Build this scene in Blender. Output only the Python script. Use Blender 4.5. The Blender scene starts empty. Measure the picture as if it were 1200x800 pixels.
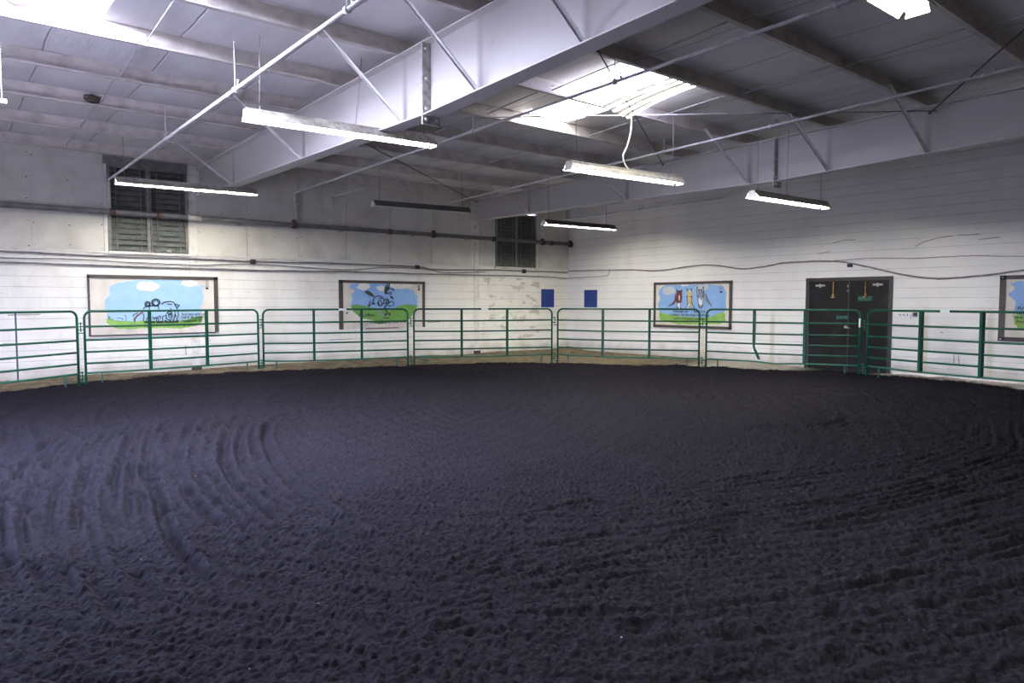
import bpy, math, random
import numpy as np
from mathutils import Vector, Matrix
from mathutils.geometry import tessellate_polygon

random.seed(7)
scene = bpy.context.scene
col = scene.collection
PI = math.pi
YW, XW = 15.92, 15.29          # back wall and right wall planes
XL, YF = -2.8, -9.0            # left wall and the wall behind the viewer


# ----------------------------------------------------------------- materials
def new_mat(name):
    m = bpy.data.materials.new(name)
    m.use_nodes = True
    nt = m.node_tree
    b = nt.nodes['Principled BSDF']
    return m, nt, b


def N(nt, t, **kw):
    n = nt.nodes.new(t)
    for k, v in kw.items():
        if k.startswith('in_'):
            n.inputs[k[3:].replace('_', ' ')].default_value = v
        else:
            setattr(n, k, v)
    return n


def rgba(c):
    return (c[0], c[1], c[2], 1.0)


def ramp(nt, fac, a, b, c0=(0, 0, 0, 1), c1=(1, 1, 1, 1)):
    r = nt.nodes.new('ShaderNodeValToRGB')
    r.color_ramp.elements[0].position = a
    r.color_ramp.elements[1].position = b
    r.color_ramp.elements[0].color = c0
    r.color_ramp.elements[1].color = c1
    nt.links.new(fac, r.inputs[0])
    return r.outputs[0]


def mix(nt, fac, a, b, blend='MIX'):
    m = nt.nodes.new('ShaderNodeMix')
    m.data_type = 'RGBA'
    m.blend_type = blend
    for s, v in ((0, fac), (6, a), (7, b)):
        if isinstance(v, (int, float)):
            m.inputs[s].default_value = v
        elif isinstance(v, tuple):
            m.inputs[s].default_value = v if len(v) == 4 else rgba(v)
        else:
            nt.links.new(v, m.inputs[s])
    return m.outputs[2]


def math_n(nt, op, a, b=None):
    m = nt.nodes.new('ShaderNodeMath')
    m.operation = op
    for i, v in enumerate((a, b)):
        if v is None:
            continue
        if isinstance(v, (int, float)):
            m.inputs[i].default_value = v
        else:
            nt.links.new(v, m.inputs[i])
    return m.outputs[0]


def noise(nt, vec, scale, detail=4, rough=0.55):
    n = nt.nodes.new('ShaderNodeTexNoise')
    n.inputs['Scale'].default_value = scale
    n.inputs['Detail'].default_value = detail
    n.inputs['Roughness'].default_value = rough
    if vec is not None:
        nt.links.new(vec, n.inputs['Vector'])
    return n.outputs['Fac']


def mapping(nt, vec, scale=(1, 1, 1), loc=(0, 0, 0)):
    mp = nt.nodes.new('ShaderNodeMapping')
    mp.inputs['Scale'].default_value = scale
    mp.inputs['Location'].default_value = loc
    nt.links.new(vec, mp.inputs['Vector'])
    return mp.outputs[0]


def objco(nt):
    return nt.nodes.new('ShaderNodeTexCoord').outputs['Object']


def worn(name, c, c2=None, scale=6., lo=.5, hi=.75, rough=.6, metal=0., stretch=(1, 1, 1), bump=0., bscale=60., spec=.4):
    """a plain coat with a second tone of dirt in noise patches"""
    m, nt, b = new_mat(name)
    b.inputs['Roughness'].default_value = rough
    b.inputs['Metallic'].default_value = metal
    b.inputs['Specular IOR Level'].default_value = spec
    if c2 is None:
        c2 = tuple(x * .7 for x in c)
    v = mapping(nt, objco(nt), stretch)
    f = ramp(nt, noise(nt, v, scale, 6, .6), lo, hi)
    nt.links.new(mix(nt, f, rgba(c), rgba(c2)), b.inputs['Base Color'])
    if bump:
        bp = N(nt, 'ShaderNodeBump')
        bp.inputs['Strength'].default_value = bump
        bp.inputs['Distance'].default_value = .01
        nt.links.new(noise(nt, v, bscale, 3), bp.inputs['Height'])
        nt.links.new(bp.outputs[0], b.inputs['Normal'])
    return m


def emit(name, c, s):
    m, nt, b = new_mat(name)
    b.inputs['Base Color'].default_value = rgba((.8, .8, .8))
    b.inputs['Emission Color'].default_value = rgba(c)
    b.inputs['Emission Strength'].default_value = s
    return m


def block_mat(name, axis, base, grime, peel=None, joint_dark=.55, head=.35, runs=()):
    """painted concrete block: 0.4 x 0.2 m running bond, joints, grime, flaked paint"""
    m, nt, b = new_mat(name)
    b.inputs['Roughness'].default_value = .62
    b.inputs['Specular IOR Level'].default_value = .3
    co = objco(nt)
    sp = N(nt, 'ShaderNodeSeparateXYZ')
    nt.links.new(co, sp.inputs[0])
    u, z = sp.outputs[axis], sp.outputs[2]
    cb = N(nt, 'ShaderNodeCombineXYZ')
    nt.links.new(u, cb.inputs[0])
    zz = math_n(nt, 'SUBTRACT', z, .024 + 0.0)
    nt.links.new(zz, cb.inputs[1])
    br = N(nt, 'ShaderNodeTexBrick')
    br.offset = .5
    br.inputs['Scale'].default_value = 1
    br.inputs['Mortar Size'].default_value = .006
    br.inputs['Mortar Smooth'].default_value = .3
    br.inputs['Brick Width'].default_value = .4
    br.inputs['Row Height'].default_value = .2
    br.inputs['Mortar'].default_value = (1, 1, 1, 1)
    br.inputs['Color1'].default_value = (1, 1, 1, 1)
    br.inputs['Color2'].default_value = (.95, .95, .95, 1)
    nt.links.new(cb.outputs[0], br.inputs['Vector'])
    # horizontal bed joints on their own (they read much stronger than the head joints)
    t = math_n(nt, 'FRACT', math_n(nt, 'MULTIPLY', zz, 5.0))
    d = math_n(nt, 'ABSOLUTE', math_n(nt, 'SUBTRACT', t, .5))
    bed = ramp(nt, d, .455, .485)
    n1 = ramp(nt, noise(nt, mapping(nt, co, (1, 1, 3)), 2.0, 5), .35, .65)
    bedm = math_n(nt, 'MULTIPLY', bed, math_n(nt, 'ADD', math_n(nt, 'MULTIPLY', n1, .7), .3))
    headm = math_n(nt, 'MULTIPLY', br.outputs['Fac'], math_n(nt, 'MULTIPLY', n1, head))
    joint = math_n(nt, 'MULTIPLY', math_n(nt, 'MAXIMUM', bedm, headm), joint_dark)
    c = mix(nt, .35, rgba(base), br.outputs['Color'], 'MULTIPLY')
    g = ramp(nt, noise(nt, mapping(nt, co, (1, 1, .5)), 1.3, 7, .65), .5, .78)
    c = mix(nt, math_n(nt, 'MULTIPLY', g, .55), c, rgba(grime))
    sm = ramp(nt, noise(nt, mapping(nt, co, (1, 1, 5), (3, 7, 1)), 3.0, 6, .7), .62, .74)
    c = mix(nt, math_n(nt, 'MULTIPLY', sm, .4), c, rgba(tuple(x * .6 for x in grime)))
    # splash dirt low on the wall
    low = ramp(nt, math_n(nt, 'ADD', z, math_n(nt, 'MULTIPLY', noise(nt, co, 2.5, 5), .5)), .28, .65, (1, 1, 1, 1), (0, 0, 0, 1))
    c = mix(nt, math_n(nt, 'MULTIPLY', low, .75), c, (.30, .27, .21, 1))
    for u0, zt in runs:
        f = ramp(nt, math_n(nt, 'ABSOLUTE', math_n(nt, 'SUBTRACT', math_n(nt, 'ADD', u, math_n(nt, 'MULTIPLY', noise(nt, mapping(nt, co, (.2, .2, 1)), 3, 3), .06)), u0 + .03)), .02, .09, (1, 1, 1, 1), (0, 0, 0, 1))
        f = math_n(nt, 'MULTIPLY', f, ramp(nt, math_n(nt, 'MULTIPLY', z, .25), (zt - .3) * .25, zt * .25, (1, 1, 1, 1), (0, 0, 0, 1)))
        c = mix(nt, math_n(nt, 'MULTIPLY', f, .45), c, (.42, .38, .20, 1))
    c = mix(nt, joint, c, (.16, .15, .13, 1))
    pl = None
    if peel:
        u0, u1, z0, z1 = peel
        mu = math_n(nt, 'MULTIPLY', math_n(nt, 'GREATER_THAN', u, u0), math_n(nt, 'LESS_THAN', u, u1))
        mz = math_n(nt, 'MULTIPLY', math_n(nt, 'GREATER_THAN', z, z0), math_n(nt, 'LESS_THAN', z, z1))
        pn = ramp(nt, noise(nt, mapping(nt, co, (1, 1, 2.2)), 2.4, 7, .62), .55, .58)
        pl = math_n(nt, 'MULTIPLY', math_n(nt, 'MULTIPLY', mu, mz), pn)
        c = mix(nt, math_n(nt, 'MULTIPLY', pl, .75), c, (.47, .43, .36, 1))
    nt.links.new(c, b.inputs['Base Color'])
    bp = N(nt, 'ShaderNodeBump')
    bp.inputs['Strength'].default_value = .6
    bp.inputs['Distance'].default_value = .008
    h = math_n(nt, 'SUBTRACT', math_n(nt, 'MULTIPLY', noise(nt, co, 45, 4), .35), joint)
    nt.links.new(h, bp.inputs['Height'])
    nt.links.new(bp.outputs[0], b.inputs['Normal'])
    return m


M = {}
M['block_back'] = block_mat('painted_block_back', 0, (.80, .785, .72), (.50, .47, .39), (11.95, 14.1, .45, 2.25))
M['block_right'] = block_mat('painted_block_right', 1, (.80, .79, .76), (.62, .60, .56), None, .50, .05, ((5.62, 1.5), (4.5, 1.45), (8.95, 1.4), (10.9, .9)))
M['panel'] = worn('white_wall_board', (.66, .64, .58), (.44, .42, .37), 1.6, .45, .85, .6, bump=.15, bscale=30)
M['nail'] = worn('rusty_nail_head', (.10, .075, .055))
M['white_trim'] = worn('white_painted_trim', (.72, .70, .65), (.45, .42, .36), 5)
M['board_dark'] = worn('weathered_plywood', (.22, .19, .16), (.15, .13, .11), 3)
M['beam'] = worn('white_beam_paint', (.62, .60, .57), (.45, .43, .40), 5.0, .62, .82, .5, bump=.08, bscale=25)
M['purlin'] = worn('dusty_purlin_steel', (.66, .62, .57), (.44, .40, .35), 4.5, .42, .75, .55, stretch=(1, 1, 1), bump=.1, bscale=30)
M['rod'] = worn('pale_steel_rod', (.42, .41, .40), (.2, .19, .18), 20, rough=.45)
M['dark_rod'] = worn('dark_steel_rod', (.07, .065, .065), (.04, .035, .03), 20, rough=.5)
M['brace'] = worn('painted_angle_brace', (.66, .65, .64), (.42, .4, .38), 9)
M['bolt'] = worn('zinc_bolt', (.55, .53, .50), (.25, .23, .2), 30, rough=.35, metal=.6)
M['plate'] = worn('worn_splice_plate', (.50, .49, .46), (.30, .28, .25), 14, .4, .6)
M['pipe_white'] = worn('white_pipe', (.66, .65, .63), (.42, .40, .38), 8)
M['pipe_dark'] = worn('dusty_dark_pipe', (.16, .155, .15), (.09, .085, .08), 5, .4, .7, .5)
M['rust'] = worn('rusty_coupling', (.12, .06, .045), (.06, .04, .035), 18, .35, .6, .7)
M['cable'] = worn('dusty_grey_cable', (.26, .25, .24), (.15, .14, .135), 12, .4, .65)
M['cable_white'] = worn('white_cable', (.75, .74, .70), (.6, .58, .52), 12)
M['black'] = worn('black_plastic', (.02, .02, .02), (.05, .045, .04), 12)
M['gate'] = worn('green_gate_paint', (.002, .070, .038), (.002, .045, .026), 7, .45, .7, .38, spec=.25)
M['stay'] = worn('dark_green_stay', (.002, .055, .030), (.002, .04, .024), 7, .45, .7, .45, spec=.2)
M['thin_stay'] = worn('weathered_blue_green_stay', (.03, .085, .09), (.03, .05, .05), 9, .45, .7, .4)
M['foot'] = worn('faded_green_foot', (.01, .085, .068), (.01, .05, .045), 10, .4, .7, .45)
M['sticker'] = worn('white_sticker', (.75, .76, .78), (.6, .6, .62), 30)
M['door'] = worn('black_door_paint', (.014, .0135, .014), (.030, .028, .031), 2.6, .5, .8, .6, bump=.1, bscale=20, spec=.12)
M['door_frame'] = worn('dark_door_frame', (.026, .024, .024), (.06, .045, .035), 9, .6, .8, .5)
M['brass'] = worn('worn_brass', (.45, .30, .12), (.25, .16, .07), 30, rough=.35, metal=.5)
M['silver'] = worn('grey_door_closer', (.42, .38, .32), (.25, .22, .18), 25, rough=.4)
M['sign_green'] = worn('green_letters', (.0, .28, .17), (.0, .2, .12), 20)
M['sign_edge'] = worn('dull_green_border', (.01, .10, .07), (.01, .07, .05), 20)
M['sign_back'] = worn('black_sign_face', (.02, .022, .022), (.03, .03, .03), 20)
M['blue'] = worn('blue_panel', (.012, .040, .20), (.012, .036, .17), 5, .5, .8, .5)
M['frame'] = worn('dark_brown_frame_board', (.052, .043, .038), (.11, .095, .085), 9, .5, .7, .6, stretch=(1, 1, 6))
M['frame_edge'] = worn('thin_dark_frame_strip', (.05, .042, .04), (.1, .09, .08), 9, .5, .7, .6)
M['louver'] = worn('grey_glass_louver', (.17, .185, .17), (.09, .095, .085), 7, .4, .7, .22, stretch=(1, 1, 4), spec=.6)
M['win_metal'] = worn('grey_window_metal', (.22, .215, .20), (.12, .11, .10), 12, .4, .7, .5)
M['win_dark'] = worn('dark_window_back', (.015, .015, .014))
M['fix_body'] = worn('grimy_fixture_housing', (.40, .38, .33), (.20, .18, .14), 11, .4, .7, .5)
M['fix_dark'] = worn('dark_fixture_housing', (.055, .052, .05), (.10, .095, .09), 9, .5, .7, .5)
M['fix_white'] = worn('white_fixture_reflector', (.78, .77, .73), (.6, .57, .5), 14, .55, .8, .4)
M['tube'] = emit('lit_tube', (1.0, .955, .83), 172.)
M['tube_dim'] = emit('faint_tube', (1.0, .97, .9), 1.3)
M['tube_off'] = worn('unlit_tube', (.75, .75, .73), (.65, .65, .63), 10, rough=.25)
M['nest'] = worn('mud_nest', (.07, .055, .045), (.03, .025, .02), 40, rough=.9, bump=.6, bscale=80)
M['strap'] = worn('perforated_strap', (.62, .58, .50), (.35, .31, .26), 25)
M['flap'] = worn('torn_purple_brown_liner', (.10, .055, .07), (.16, .12, .12), 12)

# mural paints
M['board'] = worn('mural_board', (.66, .62, .55), (.50, .46, .40), 2.2, .45, .75, .65, bump=.1, bscale=40)
M['sky1'] = worn('mural_light_blue', (.33, .52, .69), (.29, .46, .63), 4, .4, .7, .65)
M['sky2'] = worn('mural_blue', (.21, .39, .68), (.27, .44, .70), 4, .4, .7, .65)
M['cloud'] = worn('mural_cloud', (.72, .72, .66), (.60, .64, .66), 7, .45, .7, .65)
M['cloud_grey'] = worn('mural_grey_cloud', (.50, .53, .55), (.42, .47, .54), 9, .45, .7, .65)
M['grass1'] = worn('mural_bright_green', (.26, .47, .10), (.19, .38, .07), 6, .4, .7, .65)
M['grass2'] = worn('mural_green', (.155, .34, .07), (.12, .27, .06), 6, .4, .7, .65)
M['grass_dark'] = worn('mural_dark_green', (.07, .22, .05), (.05, .17, .04), 8, .4, .7, .65)
M['ink'] = worn('mural_black_line', (.022, .021, .022), (.04, .038, .038), 20)
M['m_brown'] = worn('mural_red_brown', (.17, .030, .022), (.12, .022, .018), 12)
M['m_dark'] = worn('mural_charcoal', (.04, .036, .034), (.06, .055, .05), 12)
M['m_tan'] = worn('mural_tan', (.60, .45, .20), (.52, .38, .16), 12)
M['m_grey'] = worn('mural_grey', (.17, .20, .25), (.24, .28, .35), 22, .45, .55)
M['m_white'] = worn('mural_white', (.68, .70, .72), (.58, .62, .66), 12)


def beam_web_material():
    """white paint with dark streaks that rise from each brace foot"""
    m, nt, b = new_mat('white_beam_web')
    b.inputs['Roughness'].default_value = .5
    co = objco(nt)
    sp = N(nt, 'ShaderNodeSeparateXYZ')
    nt.links.new(co, sp.inputs[0])
    y, z = sp.outputs[1], sp.outputs[2]
    tot = None
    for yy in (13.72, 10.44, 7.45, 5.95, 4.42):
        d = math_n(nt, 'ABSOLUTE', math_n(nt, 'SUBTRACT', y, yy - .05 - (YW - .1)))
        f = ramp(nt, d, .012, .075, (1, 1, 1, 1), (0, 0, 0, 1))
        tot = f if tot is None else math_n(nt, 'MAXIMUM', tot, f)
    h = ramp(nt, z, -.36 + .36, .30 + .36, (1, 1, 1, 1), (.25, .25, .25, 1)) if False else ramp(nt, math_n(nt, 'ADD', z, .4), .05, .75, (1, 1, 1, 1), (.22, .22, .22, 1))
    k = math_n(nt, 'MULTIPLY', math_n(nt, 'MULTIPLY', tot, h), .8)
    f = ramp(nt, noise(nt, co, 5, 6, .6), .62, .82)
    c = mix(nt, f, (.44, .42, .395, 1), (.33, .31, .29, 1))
    c = mix(nt, k, c, (.10, .085, .075, 1))  # darker streak up from each brace foot, weaker towards the top
    sp2 = ramp(nt, noise(nt, co, 22, 2), .74, .77)
    c = mix(nt, math_n(nt, 'MULTIPLY', sp2, .7), c, (.2, .17, .15, 1))
    nt.links.new(c, b.inputs['Base Color'])
    return m


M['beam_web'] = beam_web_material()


def roof_material():
    m, nt, b = new_mat('white_roof_insulation')
    b.inputs['Roughness'].default_value = .42
    b.inputs['Specular IOR Level'].default_value = .35
    co = objco(nt)
    sp = N(nt, 'ShaderNodeSeparateXYZ')
    nt.links.new(co, sp.inputs[0])
    wob = math_n(nt, 'MULTIPLY', math_n(nt, 'SUBTRACT', noise(nt, mapping(nt, co, (.2, 1.2, 1)), 1, 2), .5), .08)
    t = math_n(nt, 'FRACT', math_n(nt, 'DIVIDE', math_n(nt, 'ADD', math_n(nt, 'SUBTRACT', sp.outputs[0], 2.32 - 12.2), wob), 1.22))
    d = math_n(nt, 'ABSOLUTE', math_n(nt, 'SUBTRACT', t, .5))
    seam = ramp(nt, d, .488, .497)
    n1 = ramp(nt, noise(nt, mapping(nt, co, (1, .35, 1)), 2.4, 5), .4, .75)
    c = mix(nt, n1, (.82, .805, .795, 1), (.68, .665, .655, 1))
    c = mix(nt, math_n(nt, 'MULTIPLY', seam, .6), c, (.10, .10, .10, 1))
    nt.links.new(c, b.inputs['Base Color'])
    bp = N(nt, 'ShaderNodeBump')
    bp.inputs['Strength'].default_value = .5
    bp.inputs['Distance'].default_value = .03
    h = math_n(nt, 'SUBTRACT', math_n(nt, 'MULTIPLY', noise(nt, mapping(nt, co, (3.2, .7, 1)), 1.6, 3), .8), math_n(nt, 'MULTIPLY', seam, .8))
    nt.links.new(h, bp.inputs['Height'])
    nt.links.new(bp.outputs[0], b.inputs['Normal'])
    return m


M['roof'] = roof_material()


def dirt_material():
    m, nt, b = new_mat('dark_arena_dirt')
    b.inputs['Roughness'].default_value = .97
    b.inputs['Specular IOR Level'].default_value = .04
    co = objco(nt)
    at = N(nt, 'ShaderNodeAttribute', attribute_name='outside_ring')
    big = ramp(nt, noise(nt, co, 1.1, 4), .35, .7)
    c = mix(nt, big, (.0053, .0049, .0076, 1), (.0070, .0064, .0094, 1))
    fine = ramp(nt, noise(nt, co, 38, 5, .7), .38, .66)
    c = mix(nt, math_n(nt, 'MULTIPLY', fine, .45), c, (.021, .0195, .025, 1))
    # pale flecks of shell and straw
    vo = N(nt, 'ShaderNodeTexVoronoi')
    vo.inputs['Scale'].default_value = 9
    vo.inputs['Randomness'].default_value = 1
    nt.links.new(co, vo.inputs['Vector'])
    fl = math_n(nt, 'MULTIPLY', ramp(nt, vo.outputs['Distance'], .03, .05, (1, 1, 1, 1), (0, 0, 0, 1)), ramp(nt, noise(nt, co, 5, 2), .6, .64))
    c = mix(nt, math_n(nt, 'MULTIPLY', fl, .7), c, (.32, .29, .23, 1))
    dry = mix(nt, ramp(nt, noise(nt, co, 4, 6, .7), .4, .65), (.20, .165, .11, 1), (.095, .08, .055, 1))
    att = N(nt, 'ShaderNodeAttribute', attribute_name='pale_strip')
    dry = mix(nt, att.outputs['Fac'], dry, mix(nt, ramp(nt, noise(nt, co, 6, 6, .7), .4, .7), (.52, .49, .42, 1), (.34, .31, .25, 1)))
    c = mix(nt, at.outputs['Fac'], c, dry)
    nt.links.new(c, b.inputs['Base Color'])
    b1 = N(nt, 'ShaderNodeBump')
    b1.inputs['Strength'].default_value = .9
    b1.inputs['Distance'].default_value = .012
    nt.links.new(noise(nt, co, 26, 5, .7), b1.inputs['Height'])
    b2 = N(nt, 'ShaderNodeBump')
    b2.inputs['Strength'].default_value = .5
    b2.inputs['Distance'].default_value = .012
    nt.links.new(noise(nt, co, 95, 3, .6), b2.inputs['Height'])
    nt.links.new(b1.outputs[0], b2.inputs['Normal'])
    nt.links.new(b2.outputs[0], b.inputs['Normal'])
    return m


M['dirt'] = dirt_material()


def skylight_material(name, tint, strength):
    m, nt, b = new_mat(name)
    co = objco(nt)
    b.inputs['Base Color'].default_value = (.7, .7, .72, 1)
    b.inputs['Roughness'].default_value = .6
    at = N(nt, 'ShaderNodeAttribute', attribute_name='grime')
    s = mix(nt, ramp(nt, at.outputs['Fac'], .05, .5), (1, 1, 1, 1), (.010, .008, .006, 1))
    nt.links.new(mix(nt, 1.0, s, rgba(tint), 'MULTIPLY'), b.inputs['Emission Color'])
    b.inputs['Emission Strength'].default_value = strength
    return m


M['sky_panel'] = skylight_material('clear_skylight_panel', (.72, .75, 1.0), 190.)
M['sky_panel_old'] = skylight_material('yellowed_skylight_panel', (1.0, .97, .91), 14.)


# ----------------------------------------------------------------- mesh builder
class MB:
    def __init__(self):
        self.v, self.f, self.m, self.s = [], [], [], []

    def face(self, idx, mi=0, smooth=False):
        self.f.append(idx); self.m.append(mi); self.s.append(smooth)

    def pts(self, P):
        n = len(self.v)
        self.v += [tuple(p) for p in P]
        return n

    def box(self, a, b, mi=0):
        (x0, y0, z0), (x1, y1, z1) = a, b
        n = self.pts([(x0, y0, z0), (x1, y0, z0), (x1, y1, z0), (x0, y1, z0), (x0, y0, z1), (x1, y0, z1), (x1, y1, z1), (x0, y1, z1)])
        for q in ((0, 3, 2, 1), (4, 5, 6, 7), (0, 1, 5, 4), (1, 2, 6, 5), (2, 3, 7, 6), (3, 0, 4, 7)):
            self.face([n + i for i in q], mi)
        return self

    def obox(self, o, ax, ay, az, mi=0):
        """box from corner o along three vectors"""
        o, ax, ay, az = Vector(o), Vector(ax), Vector(ay), Vector(az)
        P = [o, o + ax, o + ax + ay, o + ay]
        n = self.pts(P + [p + az for p in P])
        for q in ((0, 3, 2, 1), (4, 5, 6, 7), (0, 1, 5, 4), (1, 2, 6, 5), (2, 3, 7, 6), (3, 0, 4, 7)):
            self.face([n + i for i in q], mi)
        return self

    def bar(self, p, q, w, h, up=(0, 0, 1), mi=0):
        """rectangular bar between two points"""
        p, q = Vector(p), Vector(q)
        d = (q - p).normalized()
        s = d.cross(Vector(up)).normalized()
        t = s.cross(d)
        self.obox(p - s * w / 2 - t * h / 2, q - p, s * w, t * h, mi)
        return self

    def tube(self, P, r, n=10, mi=0, cap=True):
        P = [Vector(p) for p in P]
        rings = []
        prev = None
        for i, p in enumerate(P):
            d = (P[min(i + 1, len(P) - 1)] - P[max(i - 1, 0)]).normalized()
            if prev is None:
                a = Vector((0, 0, 1)) if abs(d.z) < .9 else Vector((1, 0, 0))
                s = d.cross(a).normalized()
            else:
                s = (prev - d * prev.dot(d)).normalized()
            prev = s
            t = d.cross(s)
            rr = r[i] if isinstance(r, (list, tuple)) else r
            rings.append(self.pts([p + (s * math.cos(2 * PI * k / n) + t * math.sin(2 * PI * k / n)) * rr for k in range(n)]))
        for a, b in zip(rings, rings[1:]):
            for k in range(n):
                self.face([a + k, b + k, b + (k + 1) % n, a + (k + 1) % n][::-1], mi, True)
        if cap:
            self.face([rings[0] + k for k in range(n)], mi)
            self.face([rings[-1] + k for k in range(n)][::-1], mi)
        return self

    def prism(self, prof, p0, ex, ey, ez, mi=0, close=True):
        """profile (a,b) in the ex,ey plane swept along the vector ez"""
        p0, ex, ey, ez = map(Vector, (p0, ex, ey, ez))
        A = [p0 + ex * a + ey * b for a, b in prof]
        n = len(A)
        i = self.pts(A + [p + ez for p in A])
        for k in range(n if close else n - 1):
            self.face([i + k, i + (k + 1) % n, i + n + (k + 1) % n, i + n + k], mi)
        if close:
            tri = tessellate_polygon([[Vector((a, b, 0)) for a, b in prof]])
            for t in tri:
                self.face([i + k for k in t][::-1], mi)
                self.face([i + n + k for k in t], mi)
        return self

    def poly(self, P, mi=0):
        """flat polygon, any outline, given as 3-D points"""
        P = [Vector(p) for p in P]
        i = self.pts(P)
        for t in tessellate_polygon([P]):
            self.face([i + k for k in t], mi)
        return self

    def build(self, name, mats, parent=None, recalc=True):
        me = bpy.data.meshes.new(name)
        me.from_pydata(self.v, [], self.f)
        mats = mats if isinstance(mats, (list, tuple)) else [mats]
        for m in mats:
            me.materials.append(m)
        me.polygons.foreach_set('material_index', self.m)
        me.polygons.foreach_set('use_smooth', self.s)
        if recalc:
            import bmesh
            bm = bmesh.new()
            bm.from_mesh(me)
            bmesh.ops.recalc_face_normals(bm, faces=bm.faces)
            bm.to_mesh(me)
            bm.free()
        me.update()
        o = bpy.data.objects.new(name, me)
        col.objects.link(o)
        if parent is not None:
            o.parent = parent
            o.matrix_parent_inverse = Matrix()
        return o


def tag(o, label=None, cat=None, group=None, kind=None):
    for k, v in (('label', label), ('category', cat), ('group', group), ('kind', kind)):
        if v:
            o[k] = v
    return o


def empty(name, loc, label, cat, group=None, rz=0., kind=None):
    o = bpy.data.objects.new(name, None)
    o.empty_display_size = .1
    col.objects.link(o)
    o.location = loc
    o.rotation_euler = (0, 0, rz)
    return tag(o, label, cat, group, kind)


def copy_tree(o, parent=None):
    c = o.copy()
    col.objects.link(c)
    if parent is not None:
        c.parent = parent
    for ch in [x for x in bpy.data.objects if x.parent == o]:
        copy_tree(ch, c)
    return c


def S(name, mb, mat, parent=None):
    o = mb.build(name, mat, parent)
    if parent is None:
        o['kind'] = 'structure'
    return o


def smooth_path(P, k=6):
    """Catmull-Rom through the points"""
    P = [Vector(p) for p in P]
    Q = [P[0]] + P + [P[-1]]
    out = []
    for i in range(1, len(Q) - 2):
        for j in range(k):
            t = j / k
            a, b, c, d = Q[i - 1], Q[i], Q[i + 1], Q[i + 2]
            out.append(.5 * ((2 * b) + (c - a) * t + (2 * a - 5 * b + 4 * c - d) * t * t + (3 * b - a - 3 * c + d) * t ** 3))
    out.append(P[-1])
    return out


# ----------------------------------------------------------------- numpy noise
rng = np.random.default_rng(3)
TAB = rng.random((256, 256)).astype(np.float32)


def vnoise(x, y):
    xi, yi = np.floor(x).astype(int), np.floor(y).astype(int)
    fx, fy = x - xi, y - yi
    fx, fy = fx * fx * (3 - 2 * fx), fy * fy * (3 - 2 * fy)
    a, b = TAB[xi & 255, yi & 255], TAB[(xi + 1) & 255, yi & 255]
    c, d = TAB[xi & 255, (yi + 1) & 255], TAB[(xi + 1) & 255, (yi + 1) & 255]
    return (a * (1 - fx) + b * fx) * (1 - fy) + (c * (1 - fx) + d * fx) * fy


def rot(x, y, a):
    return x * math.cos(a) - y * math.sin(a), x * math.sin(a) + y * math.cos(a)


def worley(X, Y, cell, seed):
    """rounded crumbs: one dome of random size per jittered cell"""
    rg = np.random.default_rng(seed)
    J = rg.random((512, 512, 3)).astype(np.float32)
    x, y = X / cell, Y / cell
    xi, yi = np.floor(x).astype(int), np.floor(y).astype(int)
    out = np.zeros(X.shape)
    for dx in (-1, 0, 1):
        for dy in (-1, 0, 1):
            j = J[(xi + dx) & 511, (yi + dy) & 511]
            r = .35 + .5 * j[..., 2]
            d2 = ((xi + dx + j[..., 0] - x) ** 2 + (yi + dy + j[..., 1] - y) ** 2) / (r * r)
            out = np.maximum(out, np.sqrt(np.clip(1 - d2, 0, 1)) * (.25 + .9 * j[..., 2]))
    return out


# ----------------------------------------------------------------- floor
RING = [(-3.0, 13.0), (-.9, 13.6), (.83, 14.6), (2.09, 15.10), (3.66, 15.45), (5.3, 15.22), (7.16, 14.85), (8.66, 14.32), (10.47, 13.75), (11.38, 13.2), (11.88, 12.7),
        (13.0, 11.1), (13.6, 10.2), (13.85, 9.25), (14.35, 7.66), (14.85, 6.3), (14.97, 5.24), (14.6, 3.78), (14.2, 2.6), (13.0, .5), (11, -2), (-3, -2)]


def ring_distance(X, Y):
    """signed distance to the edge of the worked dirt (positive outside)"""
    best = np.full(X.shape, 1e9)
    inside = np.zeros(X.shape, bool)
    n = len(RING)
    for i in range(n):
        (x0, y0), (x1, y1) = RING[i], RING[(i + 1) % n]
        dx, dy = x1 - x0, y1 - y0
        t = np.clip(((X - x0) * dx + (Y - y0) * dy) / (dx * dx + dy * dy), 0, 1)
        best = np.minimum(best, np.hypot(X - x0 - t * dx, Y - y0 - t * dy))
        c = ((y0 > Y) != (y1 > Y)) & (X < (x1 - x0) * (Y - y0) / (y1 - y0 + 1e-12) + x0)
        inside ^= c
    return np.where(inside, -best, best)


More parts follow.
